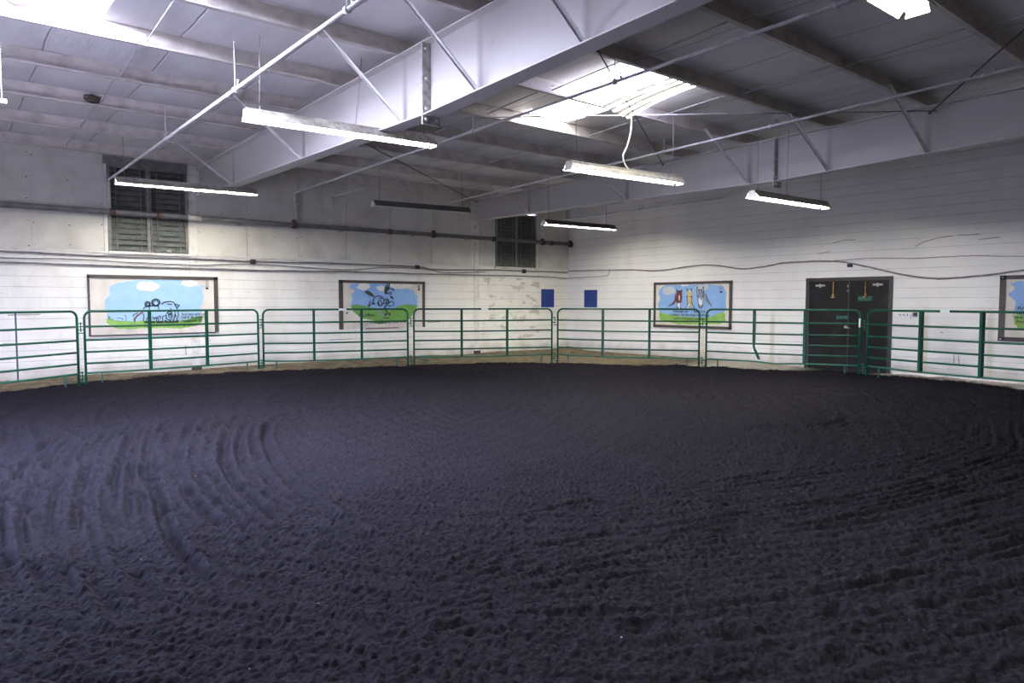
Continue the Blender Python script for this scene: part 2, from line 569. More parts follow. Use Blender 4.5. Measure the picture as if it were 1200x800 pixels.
def make_floor():
    xs = np.concatenate([np.linspace(XL - .3, -.6, 14), np.arange(-.5, 5, .0092), np.arange(5, 9, .018), np.arange(9, XW + .15, .032)])
    ys = np.concatenate([np.linspace(YF - .3, -1.55, 10), np.arange(-1.5, .5, .024), np.arange(.5, 5, .0092), np.arange(5, 9, .018), np.arange(9, YW + .15, .032)])
    X, Y = np.meshgrid(xs, ys)
    X = X.astype(np.float64); Y = Y.astype(np.float64)
    Z = np.zeros_like(X)
    fine = ((X > -.7) & (Y > -1.45)).astype(float)
    Z += (vnoise(X * .55 + 9, Y * .55 + 4) - .5) * .05
    # clods of three sizes
    Z += (worley(X, Y, .030, 11) * .016 + worley(X + 5, Y, .055, 12) * .004 + worley(X, Y + 7, .019, 13) * .010) * fine
    a, b = rot(X, Y, .4)
    Z += (vnoise(a * 6, b * 6) - .5) * .006 * fine
    # harrow rings round the middle of the arena
    CX, CY = 7.6, 8.3
    warp = (vnoise(X * .8 + 30, Y * .8 + 12) - .5) * .35 + (vnoise(X * .23 + 3, Y * .23 + 50) - .5) * 1.1
    R = np.hypot(X - CX, Y - CY) + warp
    amp = np.clip((R - 5.0) / 1.2, 0, 1) * (.35 + .9 * np.clip(vnoise(X * .45 + 77, Y * .45 + 31) * 1.6 - .4, 0, 1))
    ph = (R / .31) % 1.0
    g = np.exp(-((ph - .5) / .10) ** 2)
    rdg = np.exp(-((ph - .72) / .09) ** 2) + .5 * np.exp(-((ph - .28) / .09) ** 2)
    Z += amp * (-.026 * g + .018 * rdg) * fine
    # finer tine marks inside the ring, two crossing sets
    t1 = np.sin((np.hypot(X - 9.2, Y - 7.3) + warp * .5) * 2 * PI / .20)
    t2 = np.sin((np.hypot(X + 2, Y - 20) + warp * .4) * 2 * PI / .24)
    k = np.clip((6.2 - R) / 1.5, 0, 1)
    Z += k * (.006 * t1 + .005 * t2) * (.3 + vnoise(X * .7 + 5, Y * .7 + 60)) * fine

    # separate deep tracks
    def track(P, depth, w):
        """one tine mark: a narrow furrow with a crumb ridge, broken and fading out at both ends"""
        nonlocal Z
        P = np.array([tuple(p)[:2] for p in smooth_path([(x, y, 0) for x, y in P], 8)])
        d = np.full(X.shape, 1e9)
        tt = np.zeros(X.shape)
        n = len(P) - 1
        for k, ((x0, y0), (x1, y1)) in enumerate(zip(P, P[1:])):
            m = (X > min(x0, x1) - .3) & (X < max(x0, x1) + .3) & (Y > min(y0, y1) - .3) & (Y < max(y0, y1) + .3)
            dx, dy = x1 - x0, y1 - y0
            t = np.clip(((X[m] - x0) * dx + (Y[m] - y0) * dy) / (dx * dx + dy * dy + 1e-9), 0, 1)
            dd = np.hypot(X[m] - x0 - t * dx, Y[m] - y0 - t * dy)
            near = dd < d[m]
            d[m] = np.where(near, dd, d[m])
            tt[m] = np.where(near, (k + t) / n, tt[m])
        fade = np.clip(np.minimum(tt, 1 - tt) * 5, 0, 1)
        brk = np.clip(vnoise(X * 1.9 + w * 400, Y * 1.9 + 8) * 1.8 - .15, .3, 1.1)
        Z += (-depth * np.exp(-(d / w) ** 2) + depth * .75 * np.exp(-((d - 2.1 * w) / w) ** 2)) * fade * brk

    left = [[(1.5, 10.2), (.92, 9.21), (.49, 7.47), (.32, 6.6), (.25, 5.2), (.3, 4.0)],
            [(1.6, 9.6), (1.19, 8.25), (.75, 5.96), (.62, 4.43), (.63, 3.59)],
            [(1.95, 9.7), (1.55, 8.51), (1.06, 6.46), (.83, 4.77), (.81, 3.53)],
            [(2.3, 9.8), (1.97, 8.94), (1.49, 7.27), (1.26, 5.83), (1.09, 4.6), (1.1, 3.5)],
            [(2.65, 9.9), (2.24, 8.79), (1.75, 7.29), (1.5, 5.94), (1.42, 4.6), (1.45, 3.4)],
            [(3.2, 9.8), (2.66, 8.59), (2.16, 7.2), (1.92, 6.22), (1.8, 5), (1.75, 3.4)],
            [(4.9, 9.75), (4.36, 9.55), (3.54, 9.24), (2.99, 8.31), (2.64, 7.34), (2.38, 6.33), (2.21, 5.43), (2.1, 3.93), (2.2, 3.0)]]
    for k, T in enumerate(left):
        track(T, .050 if k in (2, 3, 6) else .040, .030 + .002 * k)
        if k < 6:
            for f in (.34, .67):
                n = min(len(T), len(left[k + 1]))
                A, B = [T[int(i * (len(T) - 1) / (n - 1) + .5)] for i in range(n)], [left[k + 1][int(i * (len(left[k + 1]) - 1) / (n - 1) + .5)] for i in range(n)]
                track([(a[0] * (1 - f) + b[0] * f, a[1] * (1 - f) + b[1] * f) for a, b in zip(A, B)], .024, .022 + .003 * k)
    lower = [[(2.2, 3.6), (3.42, 3.78), (4.79, 3.59), (6.36, 3.2), (7.57, 2.8), (8.8, 2.9)],
             [(1.9, 3.2), (2.65, 3.24), (3.65, 3.05), (4.68, 2.75), (6.03, 2.4), (7.61, 2.27), (9, 2.4)],
             [(1.9, 2.9), (2.98, 2.85), (4.03, 2.6), (4.97, 2.25), (6.43, 1.95), (7.8, 1.8)],
             [(1.4, 2.8), (2.09, 2.56), (2.81, 2.12), (3.77, 1.7), (5.28, 1.33), (6.6, 1.1)]]
    for k, T in enumerate(lower):
        track(T, .024, .030)
        if k < 3:
            for f in (.25, .5, .75):
                n = min(len(T), len(lower[k + 1]))
                track([(a[0] * (1 - f) + b[0] * f, a[1] * (1 - f) + b[1] * f) for a, b in zip(T[:n], lower[k + 1][:n])], .013, .024)
    track([(6.2, 5.5), (7.03, 5.16), (7.91, 4.66), (8.66, 4.28), (9.37, 4.35), (10.2, 4.9)], .028, .05)
    # hoof holes
    for hx, hy in ((2.78, 1.78), (2.97, 1.37), (3.88, 1.34), (4.0, 2.62), (4.8, 1.72), (7.89, 2.04), (3.4, 1.6), (2.5, 2.1)):
        d = np.hypot((X - hx), (Y - hy) * 1.2)
        Z += -.04 * np.exp(-(d / .06) ** 2) + .012 * np.exp(-((d - .14) / .05) ** 2)

    D = ring_distance(X, Y) + (vnoise(X * 3.1, Y * 3.1 + 20) - .5) * .35 + (vnoise(X * 11, Y * 11 + 20) - .5) * .14
    out = np.clip(D / .10 + .5, 0, 1)
    door_zone = np.clip(1.6 - np.abs(Y - 7.2) / .75, 0, 1) * (X > 13)
    out = out * (1 - np.clip(door_zone, 0, 1))
    # a soft lip of thrown dirt at the edge, smoother packed earth outside that rises to the walls
    Z = Z * (1 - .72 * out) + .035 * np.exp(-(D / .22) ** 2) * fine
    back = np.clip((YW - Y) / .9, 0, 1)
    Z += np.clip(out, 0, 1) * (1 - back) * .09 * (.7 + .6 * vnoise(X * .8 + 2, Y * .8))
    right = np.clip((XW - X) / .8, 0, 1)
    Z += np.clip(out, 0, 1) * (1 - right) * .06
    pale = np.clip((6.6 - Y) / .6, 0, 1) * (X > 12)
    pale = np.maximum(pale, np.clip((10.8 - Y) / .8, 0, 1) * (X > 12) * .8)
    nx, ny = len(xs), len(ys)
    me = bpy.data.meshes.new('floor')
    nv = nx * ny
    co = np.stack([X, Y, Z], -1).reshape(-1, 3).astype(np.float32)
    i = (np.arange(ny - 1)[:, None] * nx + np.arange(nx - 1)[None, :]).reshape(-1)
    quads = np.stack([i, i + 1, i + nx + 1, i + nx], -1).astype(np.int32)
    nf = len(quads)
    me.vertices.add(nv)
    me.vertices.foreach_set('co', co.ravel())
    me.loops.add(nf * 4)
    me.loops.foreach_set('vertex_index', quads.ravel())
    me.polygons.add(nf)
    me.polygons.foreach_set('loop_start', np.arange(0, nf * 4, 4, dtype=np.int32))
    me.polygons.foreach_set('loop_total', np.full(nf, 4, dtype=np.int32))
    me.polygons.foreach_set('use_smooth', np.ones(nf, bool))
    me.update(calc_edges=True)
    for nm, arr in (('outside_ring', out), ('pale_strip', pale)):
        at = me.attributes.new(nm, 'FLOAT', 'POINT')
        at.data.foreach_set('value', arr.reshape(-1).astype(np.float32))
    me.materials.append(M['dirt'])
    o = bpy.data.objects.new('floor', me)
    col.objects.link(o)
    tag(o, 'dark raked arena dirt with harrow rings', None, None, 'structure')


make_floor()


# ----------------------------------------------------------------- roof heights
def zp(y):
    """underside of the purlins, a slight fall to the back wall"""
    return 4.42 + .012 * (10.5 - y)


def deck(y):
    return zp(y) + .205


PUR = [15.42, 13.72, 11.98, 10.44, 8.95, 7.45, 5.95, 4.42, 2.92, 1.42, -.08]
SKY = [(.45, 1.55, 7.47, 8.93), (.45, 1.55, 5.97, 7.43), (7.55, 8.55, 7.47, 8.93), (7.25, 8.36, 5.97, 7.43)]   # rows of translucent panels in view or just above it


def make_ceiling():
    xs = np.arange(XL - .1, XW + .35, .1)
    ys = np.arange(YF - .1, YW + .2, .1)
    X, Y = np.meshgrid(xs, ys)
    sag = np.zeros_like(X)
    ed = sorted(PUR)
    for a, b in zip(ed, ed[1:]):
        m = (Y >= a) & (Y <= b)
        sag[m] = np.sin((Y[m] - a) / (b - a) * PI) * .035
    tt = ((X - 2.32 + 12.2) / 1.22) % 1
    Z = 4.42 + .012 * (10.5 - Y) + .205 - sag * (.35 + .65 * np.sin(tt * PI)) + (vnoise(X * 1.7, Y * .6) - .5) * .012
    nx, ny = len(xs), len(ys)
    mb = MB()
    mb.v = [tuple(p) for p in np.stack([X, Y, Z], -1).reshape(-1, 3)]
    for j in range(ny - 1):
        for i in range(nx - 1):
            cx, cy = xs[i] + .05, ys[j] + .05
            if any(a < cx < b and c + .02 < cy < d - .02 for a, b, c, d in SKY):
                continue
            k = j * nx + i
            mb.face([k, k + nx, k + nx + 1, k + 1], 0, True)
    S('ceiling', mb, M['roof'])


make_ceiling()


def skylight(x0, x1, y0, y1, zf, label, mat, dirty=False):
    nx, ny = 44, 16
    mb = MB()
    gr = []
    for j in range(ny + 1):
        for i in range(nx + 1):
            u, v = i / nx, j / ny
            x, y = x0 + (x1 - x0) * u, y0 + (y1 - y0) * v
            z = zf(u, v) + .011 * math.cos(u * nx / 4 * 2 * PI)
            mb.v.append((x, y, z))
            g = 0.
            if dirty and u > .42:
                stripe = .62 - .5 * math.cos(u * 7.33 * 2 * PI)
                n = float(vnoise(np.array(u * 13.), np.array(v * 9. + 4)))
                g = max(0., min(1., (stripe - .40) * 3)) * max(0., min(1., (n - .22) * 4)) * min(1, (u - .42) * 6)
                g = 1 - (1 - g) ** 4
            gr.append(g)
    for j in range(ny):
        for i in range(nx):
            k = j * (nx + 1) + i
            mb.face([k, k + 1, k + nx + 2, k + nx + 1], 0, True)
    o = mb.build('skylight_panel', M[mat], None, False)
    at = o.data.attributes.new('grime', 'FLOAT', 'POINT')
    at.data.foreach_set('value', gr)
    tag(o, label, 'skylight', 'corrugated skylight panels in the roof')


skylight(.43, 1.57, 7.50, 8.90, lambda u, v: deck(8.2) + .03, 'bright skylight panel at the far upper left of the roof', 'sky_panel')
skylight(.43, 1.57, 5.99, 7.40, lambda u, v: deck(6.7) + .03, 'glowing skylight panel nearer than the left one, just above the picture', 'sky_panel')
skylight(7.53, 8.57, 7.50, 8.90, lambda u, v: deck(8.2) + .03, 'clean flat skylight panel behind the sagging one, above the hanging cable', 'sky_panel_old')
skylight(7.25, 8.36, 6.02, 7.36, lambda u, v: 4.56 - .03 * v - .17 * u * v * v, 'sagging grimy skylight panel with dark streaks along its corrugations', 'sky_panel_old', True)

# ----------------------------------------------------------------- walls
b = MB().box((XL - .2, YW, -.25), (XW + .2, YW + .2, 2.54))
b.box((XL - .2, YW, 2.54), (2.66, YW + .2, 4.75)).box((4.15, YW, 2.54), (12.40, YW + .2, 4.75)).box((13.92, YW, 2.54), (XW + .2, YW + .2, 4.75))
b.box((2.66, YW, 4.30), (4.15, YW + .2, 4.75)).box((12.40, YW, 4.15), (13.92, YW + .2, 4.75))
wall_back = S('wall_back', b, M['block_back'])
b = MB().box((XW, YF - .2, -.25), (XW + .2, 6.27, 4.85)).box((XW, 8.12, -.25), (XW + .2, YW, 4.85)).box((XW, 6.27, 2.06), (XW + .2, 8.12, 4.85))
wall_right = S('wall_right', b, M['block_right'])
S('wall_left', MB().box((XL - .2, YF - .2, -.25), (XL, 4.8, 4.85)).box((XL - .2, 10.2, -.25), (XL, YW, 4.85)).box((XL - .2, 4.8, 2.4), (XL, 10.2, 4.85)), M['block_right'])
# unseen doorway added in that wall to let in daylight, with ground added outside
d2 = S('added_doorway', MB().box((XL - .22, 4.7, 0), (XL + .02, 4.82, 2.4)).box((XL - .22, 10.18, 0), (XL + .02, 10.3, 2.4)).box((XL - .22, 4.7, 2.38), (XL + .02, 10.3, 2.5)), M['white_trim'])
S('added_bounce_apron', MB().box((XL - 5.2, -6, -.3), (XL - .2, 22, -.02)), worn('pale_bounce_concrete', (.66, .62, .57), (.58, .54, .5), 2, bump=.2, bscale=20))  # unseen pale slab, added to bounce daylight up to the near ceiling
S('added_dark_yard', MB().box((XL - 60, -40, -.3), (XL - 5.2, 60, -.04)), worn('dark_low_bounce_grass', (.035, .045, .02), (.05, .05, .03), 2, bump=.2, bscale=20))  # unseen dark ground, added to keep bounced daylight off the far beam
S('wall_front', MB().box((XL, YF - .2, -.25), (XW, YF, 4.9)), M['board_dark'])

# dried scuffs and old tape lines left on the paint
for pts in ([(5.86, 2.66), (5.7, 2.74), (5.45, 2.80), (5.2, 2.82)], [(5.1, 2.83), (4.9, 2.82), (4.75, 2.82)], [(7.9, 2.62), (7.75, 2.63), (7.6, 2.66)], [(7.55, 2.83), (7.3, 2.88), (7.05, 2.87)], [(5.1, .52), (5.09, .36)], [(5.02, .5), (5.0, .33)], [(5.35, .95), (5.3, .94)], [(4.75, 2.72), (4.6, 2.73), (4.4, 2.74)]):
    MB().tube([(XW - .001, y, z) for y, z in pts], .007, 5).build('scuff_mark', M['cable'], wall_right)
for pts in ([(1.0, 1.30), (1.5, 1.305)], [(.9, .77), (1.3, .765), (1.75, .775)], [(10.1, 1.0), (10.5, 1.0)], [(7.3, .62), (7.9, .63)], [(4.05, .62), (4.06, .42)], [(8.4, .52), (9.0, .53)]):
    MB().tube([(x, YW - .001, z) for x, z in pts], .008, 5).build('scuff_mark', M['cable'], wall_back)

# upper boards on the back wall, each a child of the wall, with rusty nail heads
edges = [-2.27, -1.03, .19, 1.41, 2.60, None, 4.33, 5.38, 6.58, 7.78, 9.00, 10.23, 11.55, None, 11.83, 12.36, None, 14.02, XW - .004]
prevx = None
for e in edges:
    if prevx is not None and e is not None:
        mb = MB().box((prevx + .004, YW - .018, 2.555), (e - .004, YW + .01, 4.60))
        w = e - prevx
        for i in range(3 if w > .7 else 2):
            for j in range(5):
                x = prevx + .05 + (w - .1) * i / (2 if w > .7 else 1) + random.uniform(-.015, .015)
                z = 2.62 + j * .42 + random.uniform(-.03, .03)
                if random.random() < .88:
                    r = random.uniform(.007, .014)
                    mb.poly([(x + r * math.cos(k * PI / 4), YW - .0195, z + r * math.sin(k * PI / 4)) for k in range(8)], 1)
        mb.build('wall_panel', [M['panel'], M['nail']], wall_back)
    prevx = e

# sill lines under the boards
S('trim_1', MB().box((XL, YW - .03, 2.515), (2.60, YW, 2.55)).box((4.33, YW - .03, 2.515), (11.6, YW, 2.55)).box((14.0, YW - .03, 2.515), (XW, YW, 2.55)), M['white_trim'])

# footings that show where the block meets the dirt
S('baseboard_right', MB().box((XW - .06, YF, -.2), (XW, 6.2, .10)).box((XW - .06, 8.2, -.2), (XW, YW, .03)), M['white_trim'])
S('baseboard_back', MB().box((XL, YW - .06, -.2), (XW, YW, .07)), worn('dirty_footing', (.33, .29, .21), (.16, .14, .10), 4, .4, .6, .8, bump=.3, bscale=20))


def louver_window(name, x0, x1, z0, z1, zt):
    fr = MB()
    y0, y1 = YW - .05, YW + .10
    fr.box((x0, y0, z0 - .03), (x0 + .05, y1, z1)).box((x1 - .05, y0, z0 - .03), (x1, y1, z1)).box((x0, y0, z0 - .03), (x1, y1, z0 + .02)).box((x0, y0, z1 - .05), (x1, y1, z1))
    if zt > z1 + .03:
        fr.box((x0 - .06, YW - .035, z1), (x1, y1, zt - .12)).box((x0 - .06, YW - .05, zt - .12), (x1, y1, zt))
    w = S(name, fr, M['win_metal'])
    mx = (x0 + x1) / 2
    MB().box((mx - .04, y0 + .01, z0), (mx + .02, y1, z1)).box((mx + .03, y0 - .005, z0 + .02), (mx + .05, y0 + .02, z1 - .05)).build('mullion', M['win_metal'], w)
    MB().box((x0, y1 + .01, z0), (x1, y1 + .04, z1)).build('window_backing', M['win_dark'], w)
    nsl = 15
    for a, c in ((x0 + .05, mx - .04), (mx + .055, x1 - .05)):
        sl = MB()
        for k in range(nsl):
            z = z0 + .03 + (z1 - z0 - .08) * k / nsl
            h = (z1 - z0) / nsl * 1.05
            sl.obox((a, YW - .035, z), (c - a, 0, 0), (0, .006, .002), (0, .075, h * .90))
        sl.build('louvers', M['louver'], w)
        for t in (.16, .84):
            MB().box((a + (c - a) * t - .008, YW - .05, z0), (a + (c - a) * t + .008, YW - .035, z1)).build('operator_bar', M['win_metal'], w)
    return w


w1 = louver_window('window_1', 2.67, 4.15, 2.55, 4.26, 4.42)
w2 = louver_window('window_2', 12.40, 13.92, 2.55, 4.10, 4.12)
MB().box((2.66, YW - .06, 2.50), (4.2, YW + .02, 2.55)).build('sill', M['white_trim'], w1)
MB().box((12.36, YW - .06, 2.50), (13.96, YW + .02, 2.55)).build('sill', M['white_trim'], w2)
MB().box((13.92, YW - .03, 2.5), (14.0, YW + .02, 4.4)).build('side_casing', M['white_trim'], w2)
MB().box((2.60, YW - .03, 2.5), (2.665, YW + .02, 4.4)).build('side_casing', M['white_trim'], w1)
MB().tube([(3.70, YW - .09, 2.58), (3.80, YW - .09, 2.585)], .03, 10).build('crank_handle', M['bolt'], w1)

# ----------------------------------------------------------------- text helper


def text_tris(body, size):
    cu = bpy.data.curves.new('lettering', 'FONT')
    cu.body = body
    cu.size = size
    cu.resolution_u = 2
    cu.offset = .018 * size / .1 * .1
    o = bpy.data.objects.new('lettering', cu)
    col.objects.link(o)
    dg = bpy.context.evaluated_depsgraph_get()
    me = bpy.data.meshes.new_from_object(o.evaluated_get(dg))
    V = [tuple(v.co) for v in me.vertices]
    F = [list(p.vertices) for p in me.polygons]
    bpy.data.objects.remove(o)
    bpy.data.curves.remove(cu)
    bpy.data.meshes.remove(me)
    return V, F


# ----------------------------------------------------------------- door in the right wall
def make_door():
    y0, y1, zt = 6.27, 8.12, 2.06
    fr = MB()
    fr.box((XW - .03, y0 - .01, -.12), (XW + .15, y0 + .06, zt)).box((XW - .03, y1 - .06, -.12), (XW + .15, y1 + .01, zt)).box((XW - .035, y0 - .01, zt - .06), (XW + .15, y1 + .01, zt + .015))
    d = S('door_1', fr, M['door_frame'])
    m = 7.165
    for i, (a, c) in enumerate(((m + .004, y1 - .065), (y0 + .065, m - .004))):
        lf = MB().box((XW + .0, a, -.1), (XW + .045, c, zt - .045))
        leaf = lf.build('door_leaf', M['door'], d)
        s = 1 if i == 0 else -1
        cy = 7.795 if i == 0 else 6.555
        MB().box((XW - .045, cy - .10, 1.885), (XW, cy + .10, 1.925)).box((XW - .05, cy - .015, 1.86), (XW - .02, cy + .015, 1.94)).build('door_closer', M['silver'], leaf)
        by = 7.50 if i == 0 else 6.805
        MB().tube([(XW - .03, by, 1.98), (XW - .03, by, 1.70)], .011, 10).tube([(XW - .03, by, 1.72), (XW - .03, by, 1.66)], .022, 12).tube([(XW - .03, by, 1.655), (XW - .03, by, 1.625)], .042, 14).build('surface_bolt', M['brass'], leaf)
    MB().box((XW - .012, m - .012, .02), (XW, m + .012, zt - .07)).build('astragal', M['door_frame'], d)
    MB().tube([(XW - .04, m + .045, 1.0), (XW, m + .045, 1.0)], .03, 12).tube([(XW - .05, m + .05, .98), (XW - .05, m - .06, .98)], .011, 8).build('door_handle', M['silver'], d)
    MB().box((XW - .006, 7.185, 1.86), (XW, 7.20, 1.91)).box((XW - .006, 7.185, 1.76), (XW, 7.20, 1.80)).build('latch_strip', M['silver'], d)

    def sign(yc, zc, w, h, body, border, label):
        mb = MB().box((XW - .008, yc - w / 2, zc - h / 2), (XW + .001, yc + w / 2, zc + h / 2), 0)
        V, F = text_tris(body, h * .95)
        lo = min(v[0] for v in V); hi = max(v[0] for v in V)
        sx = (w * .88) / (hi - lo)
        n = mb.pts([(XW - .0095, yc - ((v[0] - lo) * sx - w * .44), zc - h * .32 + v[1]) for v in V])
        for f in F:
            mb.face([n + k for k in f], 1)
        if border:
            t = .008
            for (a, b2, c, e) in ((-w / 2, w / 2, h / 2 - t, h / 2), (-w / 2, w / 2, -h / 2, -h / 2 + t), (-w / 2, -w / 2 + t, -h / 2, h / 2), (w / 2 - t, w / 2, -h / 2, h / 2)):
                mb.box((XW - .0095, yc + a, zc + c), (XW - .007, yc + b2, zc + e), 2)
        o = mb.build('door_sign', [M['sign_back'], M['sign_green'], M['sign_edge']], d)
        o['label'] = label
    sign(6.82, 1.615, .30, .105, 'NO EXIT', True, 'bordered black sign with green capitals')
    sign(7.29, 1.205, .28, .085, 'DO NOT OPEN', False, 'small strip of green capitals')


make_door()

# ----------------------------------------------------------------- beams and columns


def beam_z(y):
    """bottom of the main frames: lowest at the bolted splice, tapering both ways"""
    return 3.645 + (.012 * (y - 6.85) if y > 6.85 else .034 * (6.85 - y))


def make_beam(xw, label, dz=0.):
    e = empty('roof_beam', (xw, YW - .1, 4.0), label, 'beam', 'tapered steel roof beams')
    e_inv = Vector((-xw, -(YW - .1), -4.0))

    def L(mb):
        mb.v = [tuple(Vector(p) + e_inv) for p in mb.v]
        return mb
    Y = [YF + .02, 6.85, YW - .02]
    fw, ft = .11, .014
    tz = lambda y: zp(y) - .004
    bz = lambda y: beam_z(y) + dz
    web, fl, fu = MB(), MB(), MB()
    for a, c in zip(Y, Y[1:]):
        for mb, x0, x1, z in ((web, -.006, .006, None), (fl, -fw, fw, 'b'), (fu, -fw, fw, 't')):
            def zz(y):
                if z is None: return bz(y) + ft, tz(y) - ft
                if z == 'b': return bz(y), bz(y) + ft
                return tz(y) - ft, tz(y)
            (l0, h0), (l1, h1) = zz(a), zz(c)
            n = mb.pts([(xw + x0, a, l0), (xw + x1, a, l0), (xw + x1, c, l1), (xw + x0, c, l1), (xw + x0, a, h0), (xw + x1, a, h0), (xw + x1, c, h1), (xw + x0, c, h1)])
            for q in ((0, 3, 2, 1), (4, 5, 6, 7), (0, 1, 5, 4), (1, 2, 6, 5), (2, 3, 7, 6), (3, 0, 4, 7)):
                mb.face([n + i for i in q])
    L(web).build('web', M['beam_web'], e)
    L(fl).build('bottom_flange', M['beam'], e)
    L(fu).build('top_flange', M['beam'], e)
    z0, z1 = bz(6.85) - .10, tz(6.85) - ft
    sp = MB().box((xw - .115, 6.835, z0), (xw + .115, 6.849, z1)).box((xw - .115, 6.851, z0), (xw + .115, 6.865, z1))
    L(sp).build('splice_plate', M['plate'], e)
    for zb in (z1 - .07, (z0 + z1) / 2 + .05, z0 + .17, z0 + .055):
        for sx in (-.07, .07):
            bl = MB().tube([(xw + sx, 6.80, zb), (xw + sx, 6.90, zb)], .012, 8).tube([(xw + sx, 6.812, zb), (xw + sx, 6.836, zb)], .024, 6).tube([(xw + sx, 6.864, zb), (xw + sx, 6.888, zb)], .024, 6)
            L(bl).build('bolt', M['bolt'], e)
    return e


make_beam(4.41, 'large white tapered beam crossing the upper middle of the picture')
make_beam(11.75, 'white tapered beam farther right, close to the plain block wall', .05)

for x, lab in ((4.26, 'white steel column flush in the back wall right of the big louvered window'), (11.73, 'white steel column in the back wall left of the darker louvered window')):
    e = empty('wall_column', (x, YW, 0), lab, 'column', 'steel columns in the back wall')
    MB().box((-.085, -.014, .06), (.085, -.001, 3.72)).build('column_shaft', M['white_trim'], e)
    MB().box((-.10, -.05, -.05), (.10, -.002, .17)).build('column_base', M['m_dark'], e)

# ----------------------------------------------------------------- purlins
ordinal = ['against the back wall', 'second from the back wall', 'third from the back wall, with the dark nest', 'fourth from the back wall', 'fifth from the back wall, behind both skylights',
           'sixth from the back wall, between the two skylight panels', 'seventh from the back wall, in front of the sagging skylight', 'eighth from the back wall',
           'ninth from the back wall, near the top right lamp', 'nearest the viewer in the upper right corner']
for i, y in enumerate(PUR[:10]):
    h = .20
    prof = [(-.065, .022), (-.062, 0), (.0, 0), (.004, .0), (.004, h - .003), (.065, h - .003), (.065, h), (.001, h), (.001, .004), (-.058, .004), (-.062, .022)]
    mb = MB().prism(prof, (0, 0, 0), (0, 1, 0), (0, 0, 1), (XW - XL - .02, 0, 0))
    o = mb.build('roof_purlin', M['purlin'])
    o.location = (XL + .01, y, zp(y))
    tag(o, 'dusty steel roof purlin ' + ordinal[i], 'purlin', 'roof purlins')

# flange braces down to the beams
BY = [13.72, 11.98, 10.44, 8.95, 7.45, 5.95, 4.42]
for bx, dz, top, which in ((4.41, 0., 3.37, 'big centre beam'), (11.75, .05, 10.32, 'right-hand beam')):
    for i, y in enumerate(BY):
        if y in (11.98, 8.95):      # only every frame point the photograph shows
            continue
        z0 = beam_z(y) + dz + .02
        mb = MB()
        p, q = Vector((top, y - .045, zp(y) + .06)), Vector((bx - .03, y - .045, z0))
        d = (q - p).normalized()
        mb.bar(p, q, .045, .006, (0, 1, 0)).bar(p + Vector((0, -.0225, 0)), q + Vector((0, -.0225, 0)), .006, .045, (0, 1, 0))
        o = mb.build('flange_brace', M['brace'])
        place = {13.72: 'nearest the back wall', 10.44: 'second from the back wall', 7.45: 'just behind the splice', 5.95: 'just before the splice', 4.42: 'nearest the viewer'}[y]
        tag(o, 'white angle brace on the %s, %s' % (which, place), 'brace', 'flange braces on the beams')

# sag rods between purlins
for x, ys, where in ((1.95, PUR[:7], 'left of the large beam'), (6.82, PUR[2:9], 'left of the middle skylights'), (9.12, PUR[2:10], 'right of the middle skylights')):
    for k, (a, c) in enumerate(zip(ys, ys[1:])):
        za, zc = zp(a) + .10, zp(c) + .10
        o = MB().tube([(x, a + .03, za - .03), (x, a - .02, za - .03), (x, (a + c) / 2, (za + zc) / 2), (x, c - .04, zc + .03)], .008, 6).build('sag_rod', M['rod'])
        tag(o, 'thin sag rod %s, %s from the back wall' % (where, ['first', 'second', 'third', 'fourth', 'fifth', 'sixth', 'seventh', 'eighth'][k]), 'rod', 'sag rods between purlins')

# crossed roof bracing rods
for p, q, mat, lab in (((4.45, 10.72, 4.37), (11.68, 4.25, 4.40), 'rod', 'long pale bracing rod running under the sagging skylight to the right beam'),
                       ((4.45, 4.75, 4.40), (11.66, 9.35, 4.36), 'dark_rod', 'dark bracing rod crossing in front of the sagging skylight'),
                       ((4.45, 10.25, 4.36), (11.66, 16.0 - .2, 4.30), 'dark_rod', 'dark diagonal bracing rod toward the far corner above the unlit lamp'),
                       ((8.2, 1.9, 4.42), (11.66, 4.33, 4.38), 'dark_rod', 'short dark bracing rod at upper right ending on the right beam')):
    o = MB().tube([p, q], .010, 6).tube([Vector(q) - (Vector(q) - Vector(p)).normalized() * .02, q], .022, 8).build('bracing_rod', M[mat])
    tag(o, lab, 'rod', 'crossed roof bracing rods')

# ----------------------------------------------------------------- pipes
def pipe_thing(name, label, group, path, r, mat, loc):
    e = empty(name, loc, label, 'pipe', group)
    off = Vector(loc)
    MB().tube([Vector(p) - off for p in path], r, 12).build('pipe_run', mat, e)
    return e, off


e, off = pipe_thing('main_pipe', 'long dark grey main pipe running level along the back wall', None, [(XL + .02, 15.74, 3.30), (15.28, 15.74, 3.315)], .055, M['pipe_dark'], (4.0, 15.74, 3.30))
for x, big in ((2.72, 0), (3.57, 0), (4.25, 2), (6.41, 1), (8.9, 0), (10.2, 1), (12.2, 0), (14.05, 1), (14.4, 0), (15.2, 1)):
    mb = MB()
    if big == 2:
        mb.tube([(x - .14, 15.74, 3.307), (x + .14, 15.74, 3.307)], .062, 12)
        mb.v = [tuple(Vector(p) - off) for p in mb.v]
        mb.build('white_repair_clamp', M['white_trim'], e)
        continue
    mb.tube([(x - .05, 15.74, 3.307), (x + .05, 15.74, 3.307)], .068 + .012 * big, 12)
    if big:
        mb.tube([(x, 15.74, 3.307), (x, 15.74, 3.42)], .05, 12)
    mb.v = [tuple(Vector(p) - off) for p in mb.v]
    mb.build('coupling', M['rust'], e)
for x in (.6, 5.2, 7.6, 9.6, 11.3, 13.2):
    mb = MB().box((x - .012, 15.74, 3.235), (x + .012, YW - .022, 3.245)).box((x - .012, 15.70, 3.24), (x + .012, 15.71, 3.37))
    mb.v = [tuple(Vector(p) - off) for p in mb.v]
    mb.build('wall_bracket', M['pipe_dark'], e)


